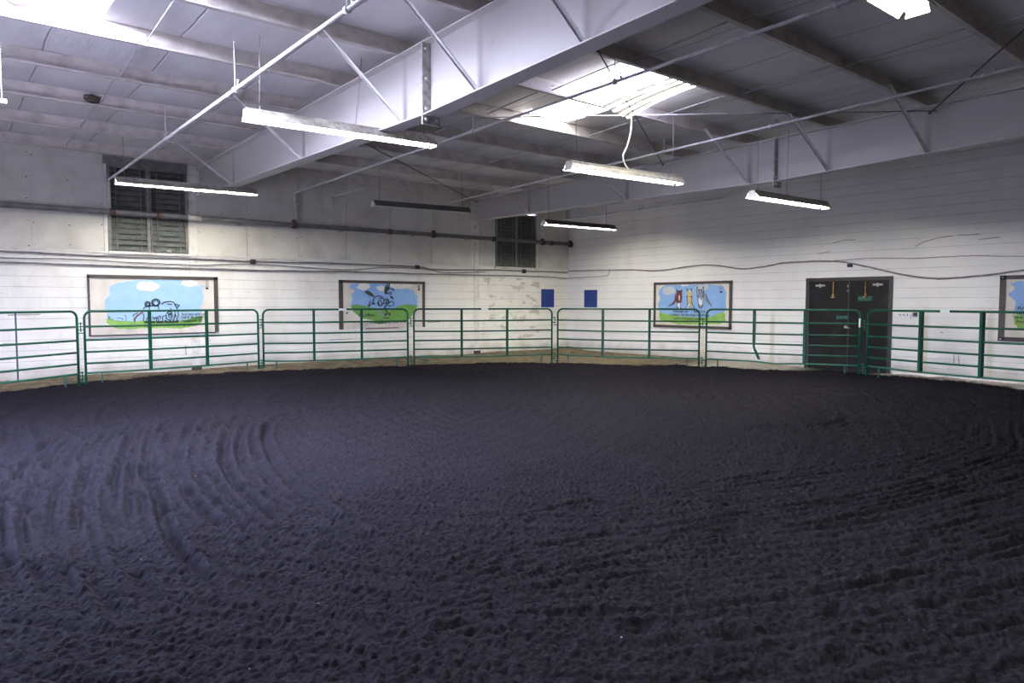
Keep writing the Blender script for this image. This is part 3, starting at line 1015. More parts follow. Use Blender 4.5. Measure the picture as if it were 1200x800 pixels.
def branch(label, x, y1, z0, slope, hang, yend, riser_mat, thin=False):
    y0 = 15.74
    zz = lambda y: z0 + slope * (y0 - y)
    loc = (x, y0, 3.36)
    path = [(x, y0, z0 - .10), (x, y0, z0 - .03), (x, y0 - .03, z0), (x, y0 - .12, zz(y0 - .12)), (x, yend, zz(yend))]
    r = .021
    e, off = pipe_thing('sprinkler_pipe', label, 'sprinkler branch pipes under the roof', path, r, M['pipe_white'], loc)
    q = MB().tube([Vector((x, y0, 3.36)) - off, Vector((x, y0, z0 - .05)) - off], .030 if not thin else .014, 12)
    q.build('riser', M['pipe_white'], e)
    for y in hang:
        z = zz(y)
        mb = MB().tube([(x, y, z - .03), (x, y, zp(y) + .02)], .006, 6).tube([(x, y - .02, z), (x, y + .02, z)], .034, 10)
        mb.v = [tuple(Vector(p) - off) for p in mb.v]
        mb.build('pipe_hanger', M['pipe_white'], e)
        mb = MB().tube([(x, y - .10, z), (x, y - .10, z + .045)], .016, 8).tube([(x, y - .10, z + .045), (x, y - .10, z + .075)], .008, 6).tube([(x, y - .10, z + .075), (x, y - .10, z + .082)], .024, 10)
        mb.v = [tuple(Vector(p) - off) for p in mb.v]
        mb.build('sprinkler_head', M['bolt'], e)
    return e


branch('white sprinkler pipe rising from the left louvered window to the top of the picture', 2.68, 0, 3.93, 0.0, (11.3, 8.2, 5.4), -1.0, 0)
branch('white sprinkler pipe passing left of the sagging skylight', 6.43, 0, 4.03, .017, (14.8, 11.8, 8.8, 5.9, 3.2), 0.0, 0)
branch('white sprinkler pipe beside the right-hand beam, above its lamp', 10.25, 0, 4.06, .025, (15.0, 8.2, 6.1, 3.2), 0.5, 0)
branch('far sprinkler pipe behind the right-hand beam near the corner', 14.05, 0, 3.90, .005, (14.8, 12.0), 9.5, 0)
branch('short stub of sprinkler pipe left of the unlit lamp', 7.37, 0, 4.03, 0.0, (14.9,), 14.1, 0, True)

# ----------------------------------------------------------------- lamps


def lamp(name_label, a, c, lit, dark, wires, nplug=False):
    """two-tube strip lamp hung on wires; a and c are the ends of its lower edge"""
    a, c = Vector(a), Vector(c)
    mid = (a + c) / 2
    e = empty('strip_lamp', tuple(mid), name_label, 'lamp', 'hanging two-tube strip lamps')
    e.rotation_euler = (0, -math.atan2(c.z - a.z, c.x - a.x), 0)
    Lh = (c - a).length / 2
    hb = M['fix_dark'] if dark else M['fix_body']
    # reflector: an inverted trough, thin sheet
    t = .004
    prof = [(-.115, .0), (-.06, .074), (.06, .074), (.115, .0), (.119, t), (.062, .079), (-.062, .079), (-.119, t)]
    rfm = MB().prism(prof, (-Lh, 0, 0), (0, 1, 0), (0, 0, 1), (2 * Lh, 0, 0)).build('reflector', [M['fix_white']], e)
    pr = [(-.060, .080), (-.052, .12), (.052, .12), (.060, .080)]
    hs = MB().prism(pr, (-Lh, 0, 0), (0, 1, 0), (0, 0, 1), (2 * Lh, 0, 0)).build('housing', hb, e)
    skin = [(-.124, .002), (-.066, .081), (-.062, .081), (-.120, .005)]
    for s in (1, -1):
        MB().prism([(p[0] * s, p[1]) for p in skin], (-Lh, 0, 0), (0, 1, 0), (0, 0, 1), (2 * Lh, 0, 0)).build('reflector_back', hb, rfm)
    for s in (-1, 1):
        MB().prism([(-.075, -.012), (-.062, .05), (-.05, .108), (.05, .108), (.062, .05), (.075, -.012)], (s * (Lh + .001), 0, 0), (0, 1, 0), (0, 0, 1), (s * .004, 0, 0)).build('end_plate', M['fix_white'], hs)
    for y in (-.05, .05):
        tb = MB().tube([(-Lh + .03, y, .040), (Lh - .03, y, .040)], .019, 8).build('tube', lit, e)
        for s in (-1, 1):
            MB().box((s * (Lh - .022) - .008, y - .012, .018), (s * (Lh - .022) + .008, y + .012, .075)).build('tube_socket', M['fix_white'], tb)
    for w, dx in wires:
        x = w - mid.x
        zt = zp(mid.y) + .05 - mid.z
        MB().tube([(x, -.04, .108), (x, 0, .17)], .0035, 5).tube([(x, .04, .108), (x, 0, .17)], .0035, 5).tube([(x, 0, .165), (x + dx, 0, zt)], .0042, 5).build('hanging_wire', M['dark_rod'] if dark else M['cable'], e)
    return e


lamp('big lit strip lamp hanging in front of the centre beam', (2.69, 7.91, 3.545), (5.13, 7.91, 3.585), M['tube'], False, ((2.85, .03), (4.02, .10), (5.0, -.02)))
lamp('lit strip lamp hanging in front of the left louvered window', (2.47, 13.93, 3.60), (4.91, 13.93, 3.63), M['tube'], False, ((2.62, 0), (4.5, 0)))
lamp('unlit dark-topped strip lamp in front of the back wall boards', (7.07, 13.21, 3.53), (9.51, 13.21, 3.575), M['tube_off'], True, ((7.22, .04), (9.35, -.02)))
lamp('lit grimy strip lamp with the white cable, below the skylights', (6.77, 7.05, 3.36), (9.21, 7.05, 3.41), M['tube'], False, ((6.92, .0), (9.05, .0)))
lamp('lit strip lamp nearest the far corner, under the right-hand beam', (11.24, 12.55, 3.38), (13.68, 12.55, 3.405), M['tube'], True, ((11.4, 0), (13.4, 0)))
lamp('lit strip lamp hanging under the splice of the right-hand beam', (10.38, 6.49, 3.25), (12.82, 6.49, 3.275), M['tube'], False, ((10.55, .0), (11.45, .05), (12.65, .0)))
lamp('lit strip lamp cut off by the top edge of the picture', (2.50, 1.93, 3.395), (4.95, 1.93, 3.40), M['tube'], False, ((2.7, 0), (4.8, 0)))

P = smooth_path([(8.20, 7.18, 4.36), (8.20, 7.18, 4.26), (8.16, 7.16, 4.08), (8.05, 7.13, 3.86), (7.93, 7.1, 3.70), (7.96, 7.08, 3.57), (8.06, 7.06, 3.475)], 6)
tag(MB().tube(P, .011, 8).build('power_cable', M['cable_white']), 'white power cable curving down from the sagging skylight to the lamp', 'cable')

# ----------------------------------------------------------------- small things under the roof
mb = MB()
rr = random.Random(4)
for j in range(5):
    for i in range(10):
        th, ph = 2 * PI * i / 10, PI * j / 4
        k = 1 + rr.uniform(-.28, .28)
        mb.v.append((.12 * math.sin(ph) * math.cos(th) * k, .035 * math.sin(ph) * math.sin(th) * k, .055 * math.cos(ph) * k))
for j in range(4):
    for i in range(10):
        mb.face([j * 10 + i, j * 10 + (i + 1) % 10, j * 10 + 10 + (i + 1) % 10, j * 10 + 10 + i], 0, True)
o = mb.build('mud_nest', M['nest'])
o.location = (1.86, 11.945, 4.50)
tag(o, 'dark lumpy nest stuck on the third roof purlin at upper left', 'nest')

mb = MB().bar((.475, 7.3, 3.22), (.475, 7.3, 4.30), .034, .004, (1, 0, 0)).bar((.475, 7.3, 4.30), (.53, 7.36, 4.46), .034, .004, (1, 0, 0))
for k in range(42):
    z = 3.25 + k * .025
    mb.box((.468, 7.2965, z), (.482, 7.3035, z + .012), 1)
mb.box((.46, 7.28, 3.20), (.51, 7.32, 3.235))
tag(mb.build('hanging_strap', [M['strap'], M['m_dark']]), 'pale perforated metal strap hanging at the left edge of the picture', 'strap')

mb = MB()
for i in range(13):
    t = i / 12
    x = .56 + .30 * t
    z = 4.52 - .05 * math.sin(t * PI) + .04 * (1 - t)
    x += .03; z += .085
    mb.v += [(x, 8.90, z), (x, 8.86, z + .012), (x, 8.948, z + .05)]
for i in range(12):
    a = i * 3
    mb.face([a, a + 3, a + 4, a + 1], 0, True)
    mb.face([a + 2, a + 5, a + 3, a], 0, True)
o = mb.build('torn_liner', M['flap'])
sm = o.modifiers.new('thickness', 'SOLIDIFY'); sm.thickness = .004
tag(o, 'torn purple-brown strip of liner curling below the left skylight', 'liner')

# ----------------------------------------------------------------- cables and boxes on the walls
def wall_cable(label, pts, side, r=.010, mat='cable', off=.012):
    P = []
    for h, z in pts:
        P.append((h, YW - off, z) if side == 'back' else (XW - off, h, z))
    P = smooth_path(P, 5)
    rr = random.Random(len(pts))
    P = [p + Vector((0, 0, rr.uniform(-.004, .004))) for p in P]
    o = MB().tube(P, r, 7).build('wall_cable', M[mat])
    tag(o, label, 'cable', 'cables along the walls')


wall_cable('upper grey cable run just below the white boards of the back wall', [(-2.7, 2.47), (.92, 2.47), (1.71, 2.46), (2.71, 2.45), (4.2, 2.46), (5.58, 2.45), (7.6, 2.47), (9.75, 2.46), (10.36, 2.40), (11.78, 2.44), (13.41, 2.45), (15.22, 2.46)], 'back', .018, off=.045)
wall_cable('middle sagging grey cable of the three on the back wall', [(-2.7, 2.36), (.92, 2.35), (1.98, 2.37), (3.01, 2.34), (4.3, 2.33), (5.58, 2.39), (7.65, 2.32), (8.82, 2.41), (10.09, 2.40), (10.63, 2.33), (12, 2.38)], 'back', .011, off=.045)
wall_cable('lowest grey cable of the three on the back wall', [(-2.7, 2.28), (.91, 2.27), (3.01, 2.26), (5.58, 2.255), (8.1, 2.28), (10.09, 2.28), (13.68, 2.30), (15.22, 2.27)], 'back', .017, off=.045)
wall_cable('long wavy grey cable drooping past the black door', [(15.88, 2.50), (14.67, 2.48), (13.34, 2.45), (12.72, 2.40), (12.13, 2.40), (11.16, 2.48), (10.51, 2.46), (9.78, 2.35), (9.1, 2.39), (8.67, 2.45), (7.85, 2.45), (7.27, 2.40), (6.73, 2.27), (6.05, 2.09), (5.41, 2.0), (4.68, 2.04), (4.01, 2.12), (2.5, 2.3)], 'right', .018, off=.02)
wall_cable('short cable in the far corner that hooks upward', [(15.88, 2.27), (14.67, 2.29), (14.3, 2.305), (14.2, 2.36), (14.17, 2.46)], 'right', .011)
wall_cable('thin brownish cable above the drooping one', [(7.6, 2.44), (6.91, 2.46), (6.39, 2.45), (5.9, 2.42), (5.28, 2.42), (4.84, 2.42), (4.02, 2.37), (2.6, 2.35)], 'right', .008)

for x, z, s, lab in ((5.5, 2.44, .05, 'small dark junction box on the cables left of the galloping horse mural'), (9.78, 2.45, .05, 'small dark junction box on the cables right of the galloping horse mural'), (13.45, 2.44, .055, 'small dark junction box under the darker louvered window')):
    mb = MB().box((x - s, YW - .075, z - s), (x + s, YW - .002, z + s)).box((x - s * .8, YW - .08, z - s * .8), (x + s * .8, YW - .075, z + s * .8)).tube([(x, YW - .085, z), (x, YW - .08, z)], .012, 8)
    tag(mb.build('junction_box', M['black']), lab, 'junction box', 'junction boxes on the walls')
mb = MB().box((XW - .07, 7.10, 2.29), (XW - .002, 7.19, 2.36)).box((XW - .075, 7.11, 2.30), (XW - .07, 7.18, 2.35)).tube([(XW - .08, 7.145, 2.325), (XW - .075, 7.145, 2.325)], .012, 8)
tag(mb.build('junction_box', M['black']), 'tiny black junction box above the middle of the black door', 'junction box', 'junction boxes on the walls')
mb = MB().box((XW - .02, 5.90, 1.20), (XW - .001, 6.16, 1.30))
for y in (5.96, 6.03, 6.10):
    mb.box((XW - .023, y - .012, 1.265), (XW - .02, y + .012, 1.29), 1)
tag(mb.build('switch_plate', [M['sticker'], M['black']]), 'white three-switch wall plate right of the black door', 'switch')
mb = MB().box((XW - .05, 5.78, 1.25), (XW - .001, 5.85, 1.33)).box((XW - .055, 5.79, 1.26), (XW - .05, 5.84, 1.32)).tube([(XW - .06, 5.815, 1.29), (XW - .05, 5.815, 1.29)], .01, 8)
tag(mb.build('outlet_box', M['frame']), 'small brown outlet box beside the white switch plate', 'outlet')

for (a, c, y, lab) in (((14.16, 14.68), (1.375, 1.925), None, 'plain blue square panel on the back wall left of the corner'), ((14.66, 15.20), (1.375, 1.90), 1, 'plain blue square panel on the right wall beside the corner')):
    mb = MB()
    if y is None:
        mb.box((a[0], YW - .02, c[0]), (a[1], YW - .001, c[1]))
    else:
        mb.box((XW - .02, a[0], c[0]), (XW - .001, a[1], c[1]))
    o = mb.build('blue_panel', M['blue'])
    bv = o.modifiers.new('soft edge', 'BEVEL'); bv.width = .004
    tag(o, lab, 'panel', 'blue panels beside the corner')

# ----------------------------------------------------------------- murals


class Mural:
    MATS = ['board', 'sky1', 'sky2', 'cloud', 'cloud_grey', 'grass1', 'grass2', 'grass_dark', 'ink', 'm_brown', 'm_dark', 'm_tan', 'm_grey', 'm_white']

    def __init__(self, label, origin, U, Nv, quad, frame):
        self.W, self.H = 2.42, 1.21
        self.O, self.U, self.Nv = Vector(origin), Vector(U), Vector(Nv)
        self.q = quad
        self.e = empty('painted_mural', origin, label, 'mural', 'painted board murals on the walls')
        self.mb = MB()
        o = Vector((0, 0, 0))
        self.mb.obox(o, self.U * self.W, Vector((0, 0, self.H)), self.Nv * .018, 0)
        self.layer = 0
        self.r = random.Random(len(label))
        fr = MB()
        for (a, b2, c, d) in frame:
            fr.obox(self.U * a + Vector((0, 0, c)) + self.Nv * .0, self.U * (b2 - a), Vector((0, 0, d - c)), self.Nv * .036)
        fr.build('mural_frame', M['frame'], self.e)

    def uv(self, x, y):
        TL, TR, BR, BL = self.q
        v = .5
        for _ in range(6):
            l = (TL[0] + (BL[0] - TL[0]) * v, TL[1] + (BL[1] - TL[1]) * v)
            r = (TR[0] + (BR[0] - TR[0]) * v, TR[1] + (BR[1] - TR[1]) * v)
            u = (x - l[0]) / (r[0] - l[0])
            t = (TL[0] + (TR[0] - TL[0]) * u, TL[1] + (TR[1] - TL[1]) * u)
            b2 = (BL[0] + (BR[0] - BL[0]) * u, BL[1] + (BR[1] - BL[1]) * u)
            v = (y - t[1]) / (b2[1] - t[1])
        return u * self.W, (1 - v) * self.H

    def P(self, u, v, lay):
        u = min(max(u, .01), self.W - .01); v = min(max(v, .01), self.H - .01)
        return self.U * u + Vector((0, 0, v)) + self.Nv * (.0185 + lay * .0004)

    def fill(self, pts, mat, jag=0., raw=False):
        self.layer += 1
        Q = [p if raw else self.uv(*p) for p in pts]
        if jag:
            out = []
            for i, p in enumerate(Q):
                q = Q[(i + 1) % len(Q)]
                L = math.hypot(q[0] - p[0], q[1] - p[1])
                k = max(1, int(L / .035))
                for j in range(k):
                    t = j / k
                    out.append((p[0] + (q[0] - p[0]) * t + self.r.uniform(-jag, jag) * 1.4, p[1] + (q[1] - p[1]) * t + self.r.uniform(-jag, jag)))
            Q = out
        self.mb.poly([self.P(u, v, self.layer) for u, v in Q], self.MATS.index(mat))

    def ellipse(self, x, y, rx, ry, mat, jag=.012):
        self.fill([(x + rx * math.cos(k * PI / 10), y + ry * math.sin(k * PI / 10)) for k in range(20)], mat, jag)

    def line(self, pts, w=.012, mat='ink', lay=40):
        Q = [self.uv(*p) for p in pts]
        w *= 1.3
        if len(Q) > 2:
            Q = [(p.x, p.y) for p in smooth_path([(a, b2, 0) for a, b2 in Q], 4)]
        for (a, b2), (c, d) in zip(Q, Q[1:]):
            L = math.hypot(c - a, d - b2)
            if L < 1e-5 or not w:
                continue
            dx, dy = (c - a) / L, (d - b2) / L
            nx, ny = -dy * w / 2, dx * w / 2
            a, b2, c, d = a - dx * w * .25, b2 - dy * w * .25, c + dx * w * .25, d + dy * w * .25
            n = self.mb.pts([self.P(a + nx, b2 + ny, lay), self.P(a - nx, b2 - ny, lay), self.P(c - nx, d - ny, lay), self.P(c + nx, d + ny, lay)])
            self.mb.face([n, n + 1, n + 2, n + 3], self.MATS.index(mat))

    def loop(self, x, y, rx, ry, w=.012, mat='ink'):
        self.line([(x + rx * math.cos(k * PI / 6), y + ry * math.sin(k * PI / 6)) for k in range(13)], w, mat)

    def text(self, x, y, body, size, width=None, mat='ink', raw=False):
        V, F = text_tris(body, size)
        u0, v0 = (x, y) if raw else self.uv(x, y)
        sx = 1.
        if width:
            sx = width / (max(v[0] for v in V) - min(v[0] for v in V))
        n = self.mb.pts([self.P(u0 + v[0] * sx + self.r.uniform(-.001, .001), v0 + v[1], 45) for v in V])
        for f in F:
            self.mb.face([n + k for k in f], self.MATS.index(mat))

    def mark(self, x0, y0, x1, y1):
        """the small hanging mark near the upper right corner"""
        self.line([(x0, y0), (x0, y1)], .007); self.line([(x1, y0), (x1, y1)], .007)
        self.line([(x0, y1), (x1, y1)], .03)

    def done(self):
        self.mb.build('painted_board', [M[k] for k in self.MATS], self.e, False)


# mural of the horse and the seated riders, left on the back wall
W_, H_ = 2.42, 1.21
m = Mural('mural of outlined riders and a horse under one white cloud, leftmost on the back wall', (2.29, YW - .001, .87), (1, 0, 0), (0, -1, 0), ((65, 78), (1135, 96), (1147, 582), (82, 602)),
          [(-.01, W_ + .02, H_ - .07, H_), (-.01, .025, 0, H_), (W_ - .06, W_ + .02, .02, H_), (-.01, W_ - .04, -.005, .02)])
m.fill([(200, 300), (235, 250), (230, 180), (290, 150), (400, 128), (550, 118), (700, 120), (820, 125), (900, 170), (960, 175), (1030, 160), (1010, 220), (1025, 280), (1000, 350), (995, 440), (850, 480), (700, 490), (500, 490), (350, 480), (220, 465), (205, 380)], 'sky1', .012)
m.fill([(215, 455), (300, 470), (420, 478), (560, 470), (700, 478), (850, 470), (930, 445), (1005, 430), (1010, 460), (990, 500), (900, 530), (820, 545), (700, 535), (600, 540), (500, 535), (380, 545), (270, 535), (215, 490)], 'grass1', .008)
m.fill([(840, 478), (930, 450), (1005, 435), (1000, 470), (900, 490), (840, 490)], 'grass_dark', .006)
m.ellipse(540, 180, 98, 38, 'cloud'); m.ellipse(500, 165, 45, 28, 'cloud'); m.ellipse(890, 150, 75, 28, 'cloud')
k = lambda pts: [(327 + .545 * a, 218 + .545 * b2) for a, b2 in pts]
m.mark(1040, 122, 1056, 195)
c = k([(380, 205), (505, 180), (715, 390)])
m.loop(c[0][0], c[0][1], 21, 21); m.loop(c[0][0] + 2, c[0][1] + 3, 13, 12, .01); m.loop(c[1][0], c[1][1], 31, 29); m.loop(c[1][0], c[1][1] + 4, 20, 21, .01)
for i in range(14):
    a = i * PI / 7
    m.line([(c[1][0] + 29 * math.cos(a), c[1][1] + 27 * math.sin(a)), (c[1][0] + 38 * math.cos(a + .3), c[1][1] + 35 * math.sin(a + .3))], .010)
m.fill(k([(180, 490), (172, 440), (215, 385), (285, 335), (300, 300), (320, 310), (300, 350), (230, 405), (205, 440), (200, 485)]), 'm_brown')
for ln in ([(300, 310), (340, 255), (375, 235)], [(165, 400), (180, 370), (240, 345)], [(410, 235), (410, 300)], [(420, 232), (460, 235)], [(545, 235), (555, 300)], [(310, 340), (328, 400), (318, 450), (345, 495)], [(405, 385), (372, 430), (365, 475)],
           [(455, 415), (500, 420), (560, 402)], [(460, 440), (545, 430)], [(565, 385), (580, 440)], [(520, 430), (520, 490)], [(545, 430), (548, 475)], [(600, 400), (665, 385)], [(610, 410), (612, 470)], [(660, 390), (668, 440)], [(600, 212), (640, 178), (720, 163), (780, 180), (810, 222)], [(680, 205), (755, 212)],
           [(800, 215), (832, 265), (865, 228), (830, 215), (800, 205)], [(815, 235), (842, 300), (858, 380), (835, 430), (830, 480)], [(735, 270), (740, 300)], [(690, 340), (715, 380), (755, 345)], [(805, 320), (795, 420), (770, 470)], [(680, 440), (730, 470)], [(860, 240), (878, 225)]):
    m.line(k(ln), .013)
m.loop(c[2][0], c[2][1], 27, 36, .011); m.loop(c[2][0] + 5, c[2][1], 12, 17, .010)
m.ellipse(*k([(812, 392)])[0], 8, 13, 'm_dark', .004)
for a, b2 in ((340, 400), (410, 490), (520, 615)):
    m.line(k([(a, 492), (b2, 490)]), .032)
for i in range(16):
    x = 640 + i * 14
    m.line(k([(x, 500), (x + 9, 455 + (i * 37) % 30)]), .012)
for i in range(9):
    x = 670 + i * 24
    m.line(k([(x, 525), (x + 14, 545)]), .018)
m.line(k([(-170, 400), (-165, 440), (-120, 440)]), .008); m.line(k([(-60, 425), (10, 430), (15, 455)]), .008); m.line(k([(30, 380), (65, 400), (60, 470)]), .008); m.line(k([(-190, 380), (-185, 440)]), .008)
m.text(*k([(908, 388)])[0], 'horses are us', .085, .47)
m.text(*k([(900, 432)])[0], 'care in every', .080, .50)
m.text(*k([(915, 492)])[0], 'moment of', .075, .40)
m.text(*k([(930, 556)])[0], 'of a way!', .075, .30)
m.done()

# mural of the galloping horse and tumbling rider
m = Mural('mural of a galloping horse throwing a rider over green hills, second on the back wall', (7.58, YW - .001, .865), (1, 0, 0), (0, -1, 0), ((120, 125), (1130, 150), (1130, 690), (115, 712)),
          [(-.01, W_ + .01, H_ - .07, H_), (-.01, .085, 0, H_), (W_ - .06, W_ + .01, .01, H_), (.70, 1.62, .0, .022)])
m.fill([(245, 180), (300, 172), (480, 166), (640, 166), (760, 200), (900, 235), (990, 250), (1045, 320), (1040, 450), (800, 450), (740, 480), (430, 470), (250, 430), (260, 330), (250, 290), (300, 260), (240, 220)], 'sky2', .016)
m.ellipse(395, 205, 78, 42, 'cloud', .02); m.ellipse(600, 225, 55, 32, 'cloud', .02); m.ellipse(840, 195, 150, 38, 'cloud', .02)
m.fill([(245, 425), (330, 415), (440, 440), (560, 470), (700, 488), (790, 440), (880, 418), (1000, 425), (1050, 440), (1000, 500), (960, 560), (900, 620), (700, 620), (600, 650), (520, 640), (480, 600), (360, 580), (280, 510), (250, 470)], 'grass2', .010)
m.fill([(400, 260), (440, 250), (480, 275), (520, 325), (470, 320), (430, 295)], 'm_dark')
m.fill([(520, 478), (590, 492), (610, 530), (650, 572), (690, 575), (640, 585), (590, 550), (570, 510)], 'm_grey')
m.fill([(640, 200), (695, 205), (692, 240), (668, 262), (668, 295), (640, 295), (630, 260)], 'm_dark')
m.fill([(695, 318), (722, 318), (748, 345), (732, 356), (706, 340)], 'm_dark')
for ln in ([(520, 325), (560, 315), (600, 330), (625, 370), (610, 410), (580, 430), (560, 400), (575, 350), (600, 340)], [(510, 330), (492, 390), (520, 410)], [(470, 375), (450, 400), (448, 435), (480, 405), (505, 415)], [(545, 395), (560, 430), (600, 425), (585, 375)], [(560, 375), (548, 420)],
           [(630, 370), (650, 348), (675, 358), (682, 390), (655, 412), (640, 445)], [(672, 405), (720, 382), (745, 402), (735, 425), (690, 437), (670, 420)], [(655, 380), (668, 372)], [(610, 410), (640, 400), (660, 420), (630, 440), (630, 470)], [(640, 450), (645, 520), (630, 545)], [(655, 470), (670, 520), (690, 520), (690, 545)], [(610, 575), (680, 575)],
           [(657, 165), (662, 202)], [(695, 165), (690, 205)], [(672, 170), (678, 205)], [(690, 230), (735, 238)], [(665, 290), (700, 270), (715, 285)]):
    m.line(ln, .016)
m.loop(735, 243, 10, 12); m.loop(700, 288, 17, 14); m.loop(660, 380, 16, 18)
for x, y in ((448, 430), (638, 543), (690, 535), (655, 530)):
    m.ellipse(x, y, 12, 12, 'm_dark', .004)
m.line([(185, 525), (205, 508)], .022)
m.text(320, 560, 'As often', .12, .46)
m.text(460, 640, 'the people, like the', .085, 1.02)
m.mark(1048, 185, 1068, 245); m.line([(1052, 195), (1062, 225)], .02)
m.done()

# mural of the three horse heads
m = Mural('mural of three horse heads, brown, tan and grey, on the right wall', (XW - .001, 12.49, .86), (0, -1, 0), (-1, 0, 0), ((130, 112), (1085, 95), (1068, 705), (118, 670)),
          [(-.01, W_ + .02, H_ - .07, H_), (-.01, .06, 0, H_), (W_ - .05, W_ + .02, .0, H_), (-.01, W_ + .02, -.01, .06)])
m.fill([(190, 250), (215, 180), (260, 150), (550, 138), (850, 140), (1000, 165), (1030, 250), (1010, 340), (1030, 400), (1000, 500), (900, 540), (830, 575), (600, 570), (400, 540), (200, 505), (175, 400), (200, 340)], 'sky2', .014)
m.fill([(190, 490), (300, 510), (500, 545), (700, 555), (830, 555), (900, 520), (980, 490), (1015, 510), (1000, 560), (1020, 590), (950, 640), (800, 645), (600, 645), (450, 640), (280, 610), (195, 580)], 'grass1', .010)
m.ellipse(330, 215, 85, 50, 'cloud_grey'); m.ellipse(300, 235, 55, 35, 'cloud_grey'); m.ellipse(740, 180, 85, 36, 'cloud_grey'); m.ellipse(530, 148, 60, 12, 'm_white')
m.fill([(425, 215), (490, 215), (495, 300), (485, 362), (455, 388), (425, 365), (415, 300)], 'm_brown')
m.fill([(415, 250), (425, 330), (395, 385), (330, 412), (378, 372), (405, 320)], 'm_brown')
m.fill([(452, 275), (466, 275), (464, 340), (454, 340)], 'm_white')
m.fill([(432, 375), (478, 370), (480, 440), (436, 440)], 'm_white')
m.fill([(440, 220), (480, 220), (475, 245), (445, 240)], 'm_dark')
m.fill([(562, 225), (615, 220), (622, 290), (608, 395), (570, 395), (555, 290)], 'm_tan')
m.fill([(612, 290), (618, 370), (645, 440), (620, 420), (602, 385)], 'm_tan')
m.fill([(570, 390), (608, 390), (600, 440), (545, 440)], 'm_white')
m.fill([(585, 205), (605, 205), (600, 235), (588, 235)], 'm_white')
m.fill([(690, 215), (760, 215), (758, 300), (750, 415), (725, 436), (705, 412), (692, 300)], 'm_white')
m.fill([(695, 215), (765, 210), (760, 290), (735, 345), (715, 300), (705, 330), (695, 290)], 'm_grey')
m.fill([(765, 215), (790, 270), (820, 350), (860, 417), (800, 370), (768, 310)], 'm_grey')
for ln in ([(425, 215), (428, 200), (440, 222)], [(478, 222), (500, 208), (492, 240)], [(415, 260), (405, 330), (375, 375), (320, 415)], [(430, 365), (436, 430), (442, 440)], [(482, 370), (474, 425), (480, 440)], [(415, 300), (430, 370)], [(490, 240), (496, 300), (485, 362)],
           [(560, 228), (560, 188), (580, 215)], [(600, 215), (617, 190), (618, 228)], [(556, 285), (572, 292)], [(602, 292), (618, 285)], [(556, 290), (570, 390), (545, 440)], [(622, 290), (610, 390), (585, 430)], [(620, 370), (650, 440)], [(575, 425), (600, 430)],
           [(690, 300), (682, 170), (705, 215)], [(745, 215), (765, 170), (762, 300)], [(690, 290), (705, 412), (725, 436), (750, 415), (760, 300)], [(790, 265), (825, 355), (862, 420)], [(700, 215), (720, 205), (745, 215)], [(700, 285), (695, 295)], [(712, 420), (740, 420)]):
    m.line(ln, .013)
for x, y in ((442, 432), (472, 430), (562, 292), (612, 290), (700, 288), (755, 288), (712, 405), (738, 405)):
    m.ellipse(x, y, 7, 9, 'm_dark', .003)
m.text(380, 488, 'Although we', .085, .50); m.text(640, 492, 'learn', .085, .36)
m.text(345, 530, 'I learn as horses nothing', .085, 1.22)
m.text(388, 578, 'and from most evening', .085, 1.0)
m.mark(958, 150, 980, 238)
m.done()

# mural cut off by the right edge
m = Mural('dark-framed mural cut off by the right edge of the picture', (XW - .001, 4.36, .82), (0, -1, 0), (-1, 0, 0), ((0, 0), (1, 0), (1, 1), (0, 1)),
          [(-.01, W_ + .02, H_ - .075, H_), (-.01, .085, 0, H_), (W_ - .07, W_ + .02, .0, H_), (-.01, W_ + .02, 0., .075)])
m.fill([(.21, .55), (.25, .62), (.23, .74), (.13, .86), (.22, .97), (.16, 1.06), (.3, 1.10), (1.2, 1.11), (2.2, 1.08), (2.28, .7), (2.25, .45), (1.2, .40), (.3, .45)], 'sky2', .012, True)
m.fill([(.20, .48), (.35, .5), (1.2, .42), (2.2, .5), (2.25, .3), (1.2, .22), (.30, .24), (.24, .32)], 'grass1', .010, True)
m.fill([(.45, 1.0), (.6, 1.07), (.85, 1.05), (.8, .95), (.6, .92)], 'cloud', .012, True)
m.text(.42, .66, 'Why all', .085, .40, 'ink', True)
m.text(.27, .585, 'And then we', .085, .60, 'ink', True)
m.text(.22, .50, 'ride, as long', .085, .60, 'ink', True)
m.text(.24, .42, 'as any', .085, .42, 'ink', True)
m.text(.27, .34, 'horse may', .085, .55, 'ink', True)
m.done()
for u, v in ((.035, H_ - .035), (.035, .035)):
    p = m.Nv * .036 + m.U * u + Vector((0, 0, v))
    MB().tube([p, p + m.Nv * .006], .014, 10).build('screw_washer', M['sticker'], m.e)

# ----------------------------------------------------------------- corral panels
RAILS = [.23, .41, .62, .84, 1.09]
TOP = 1.37


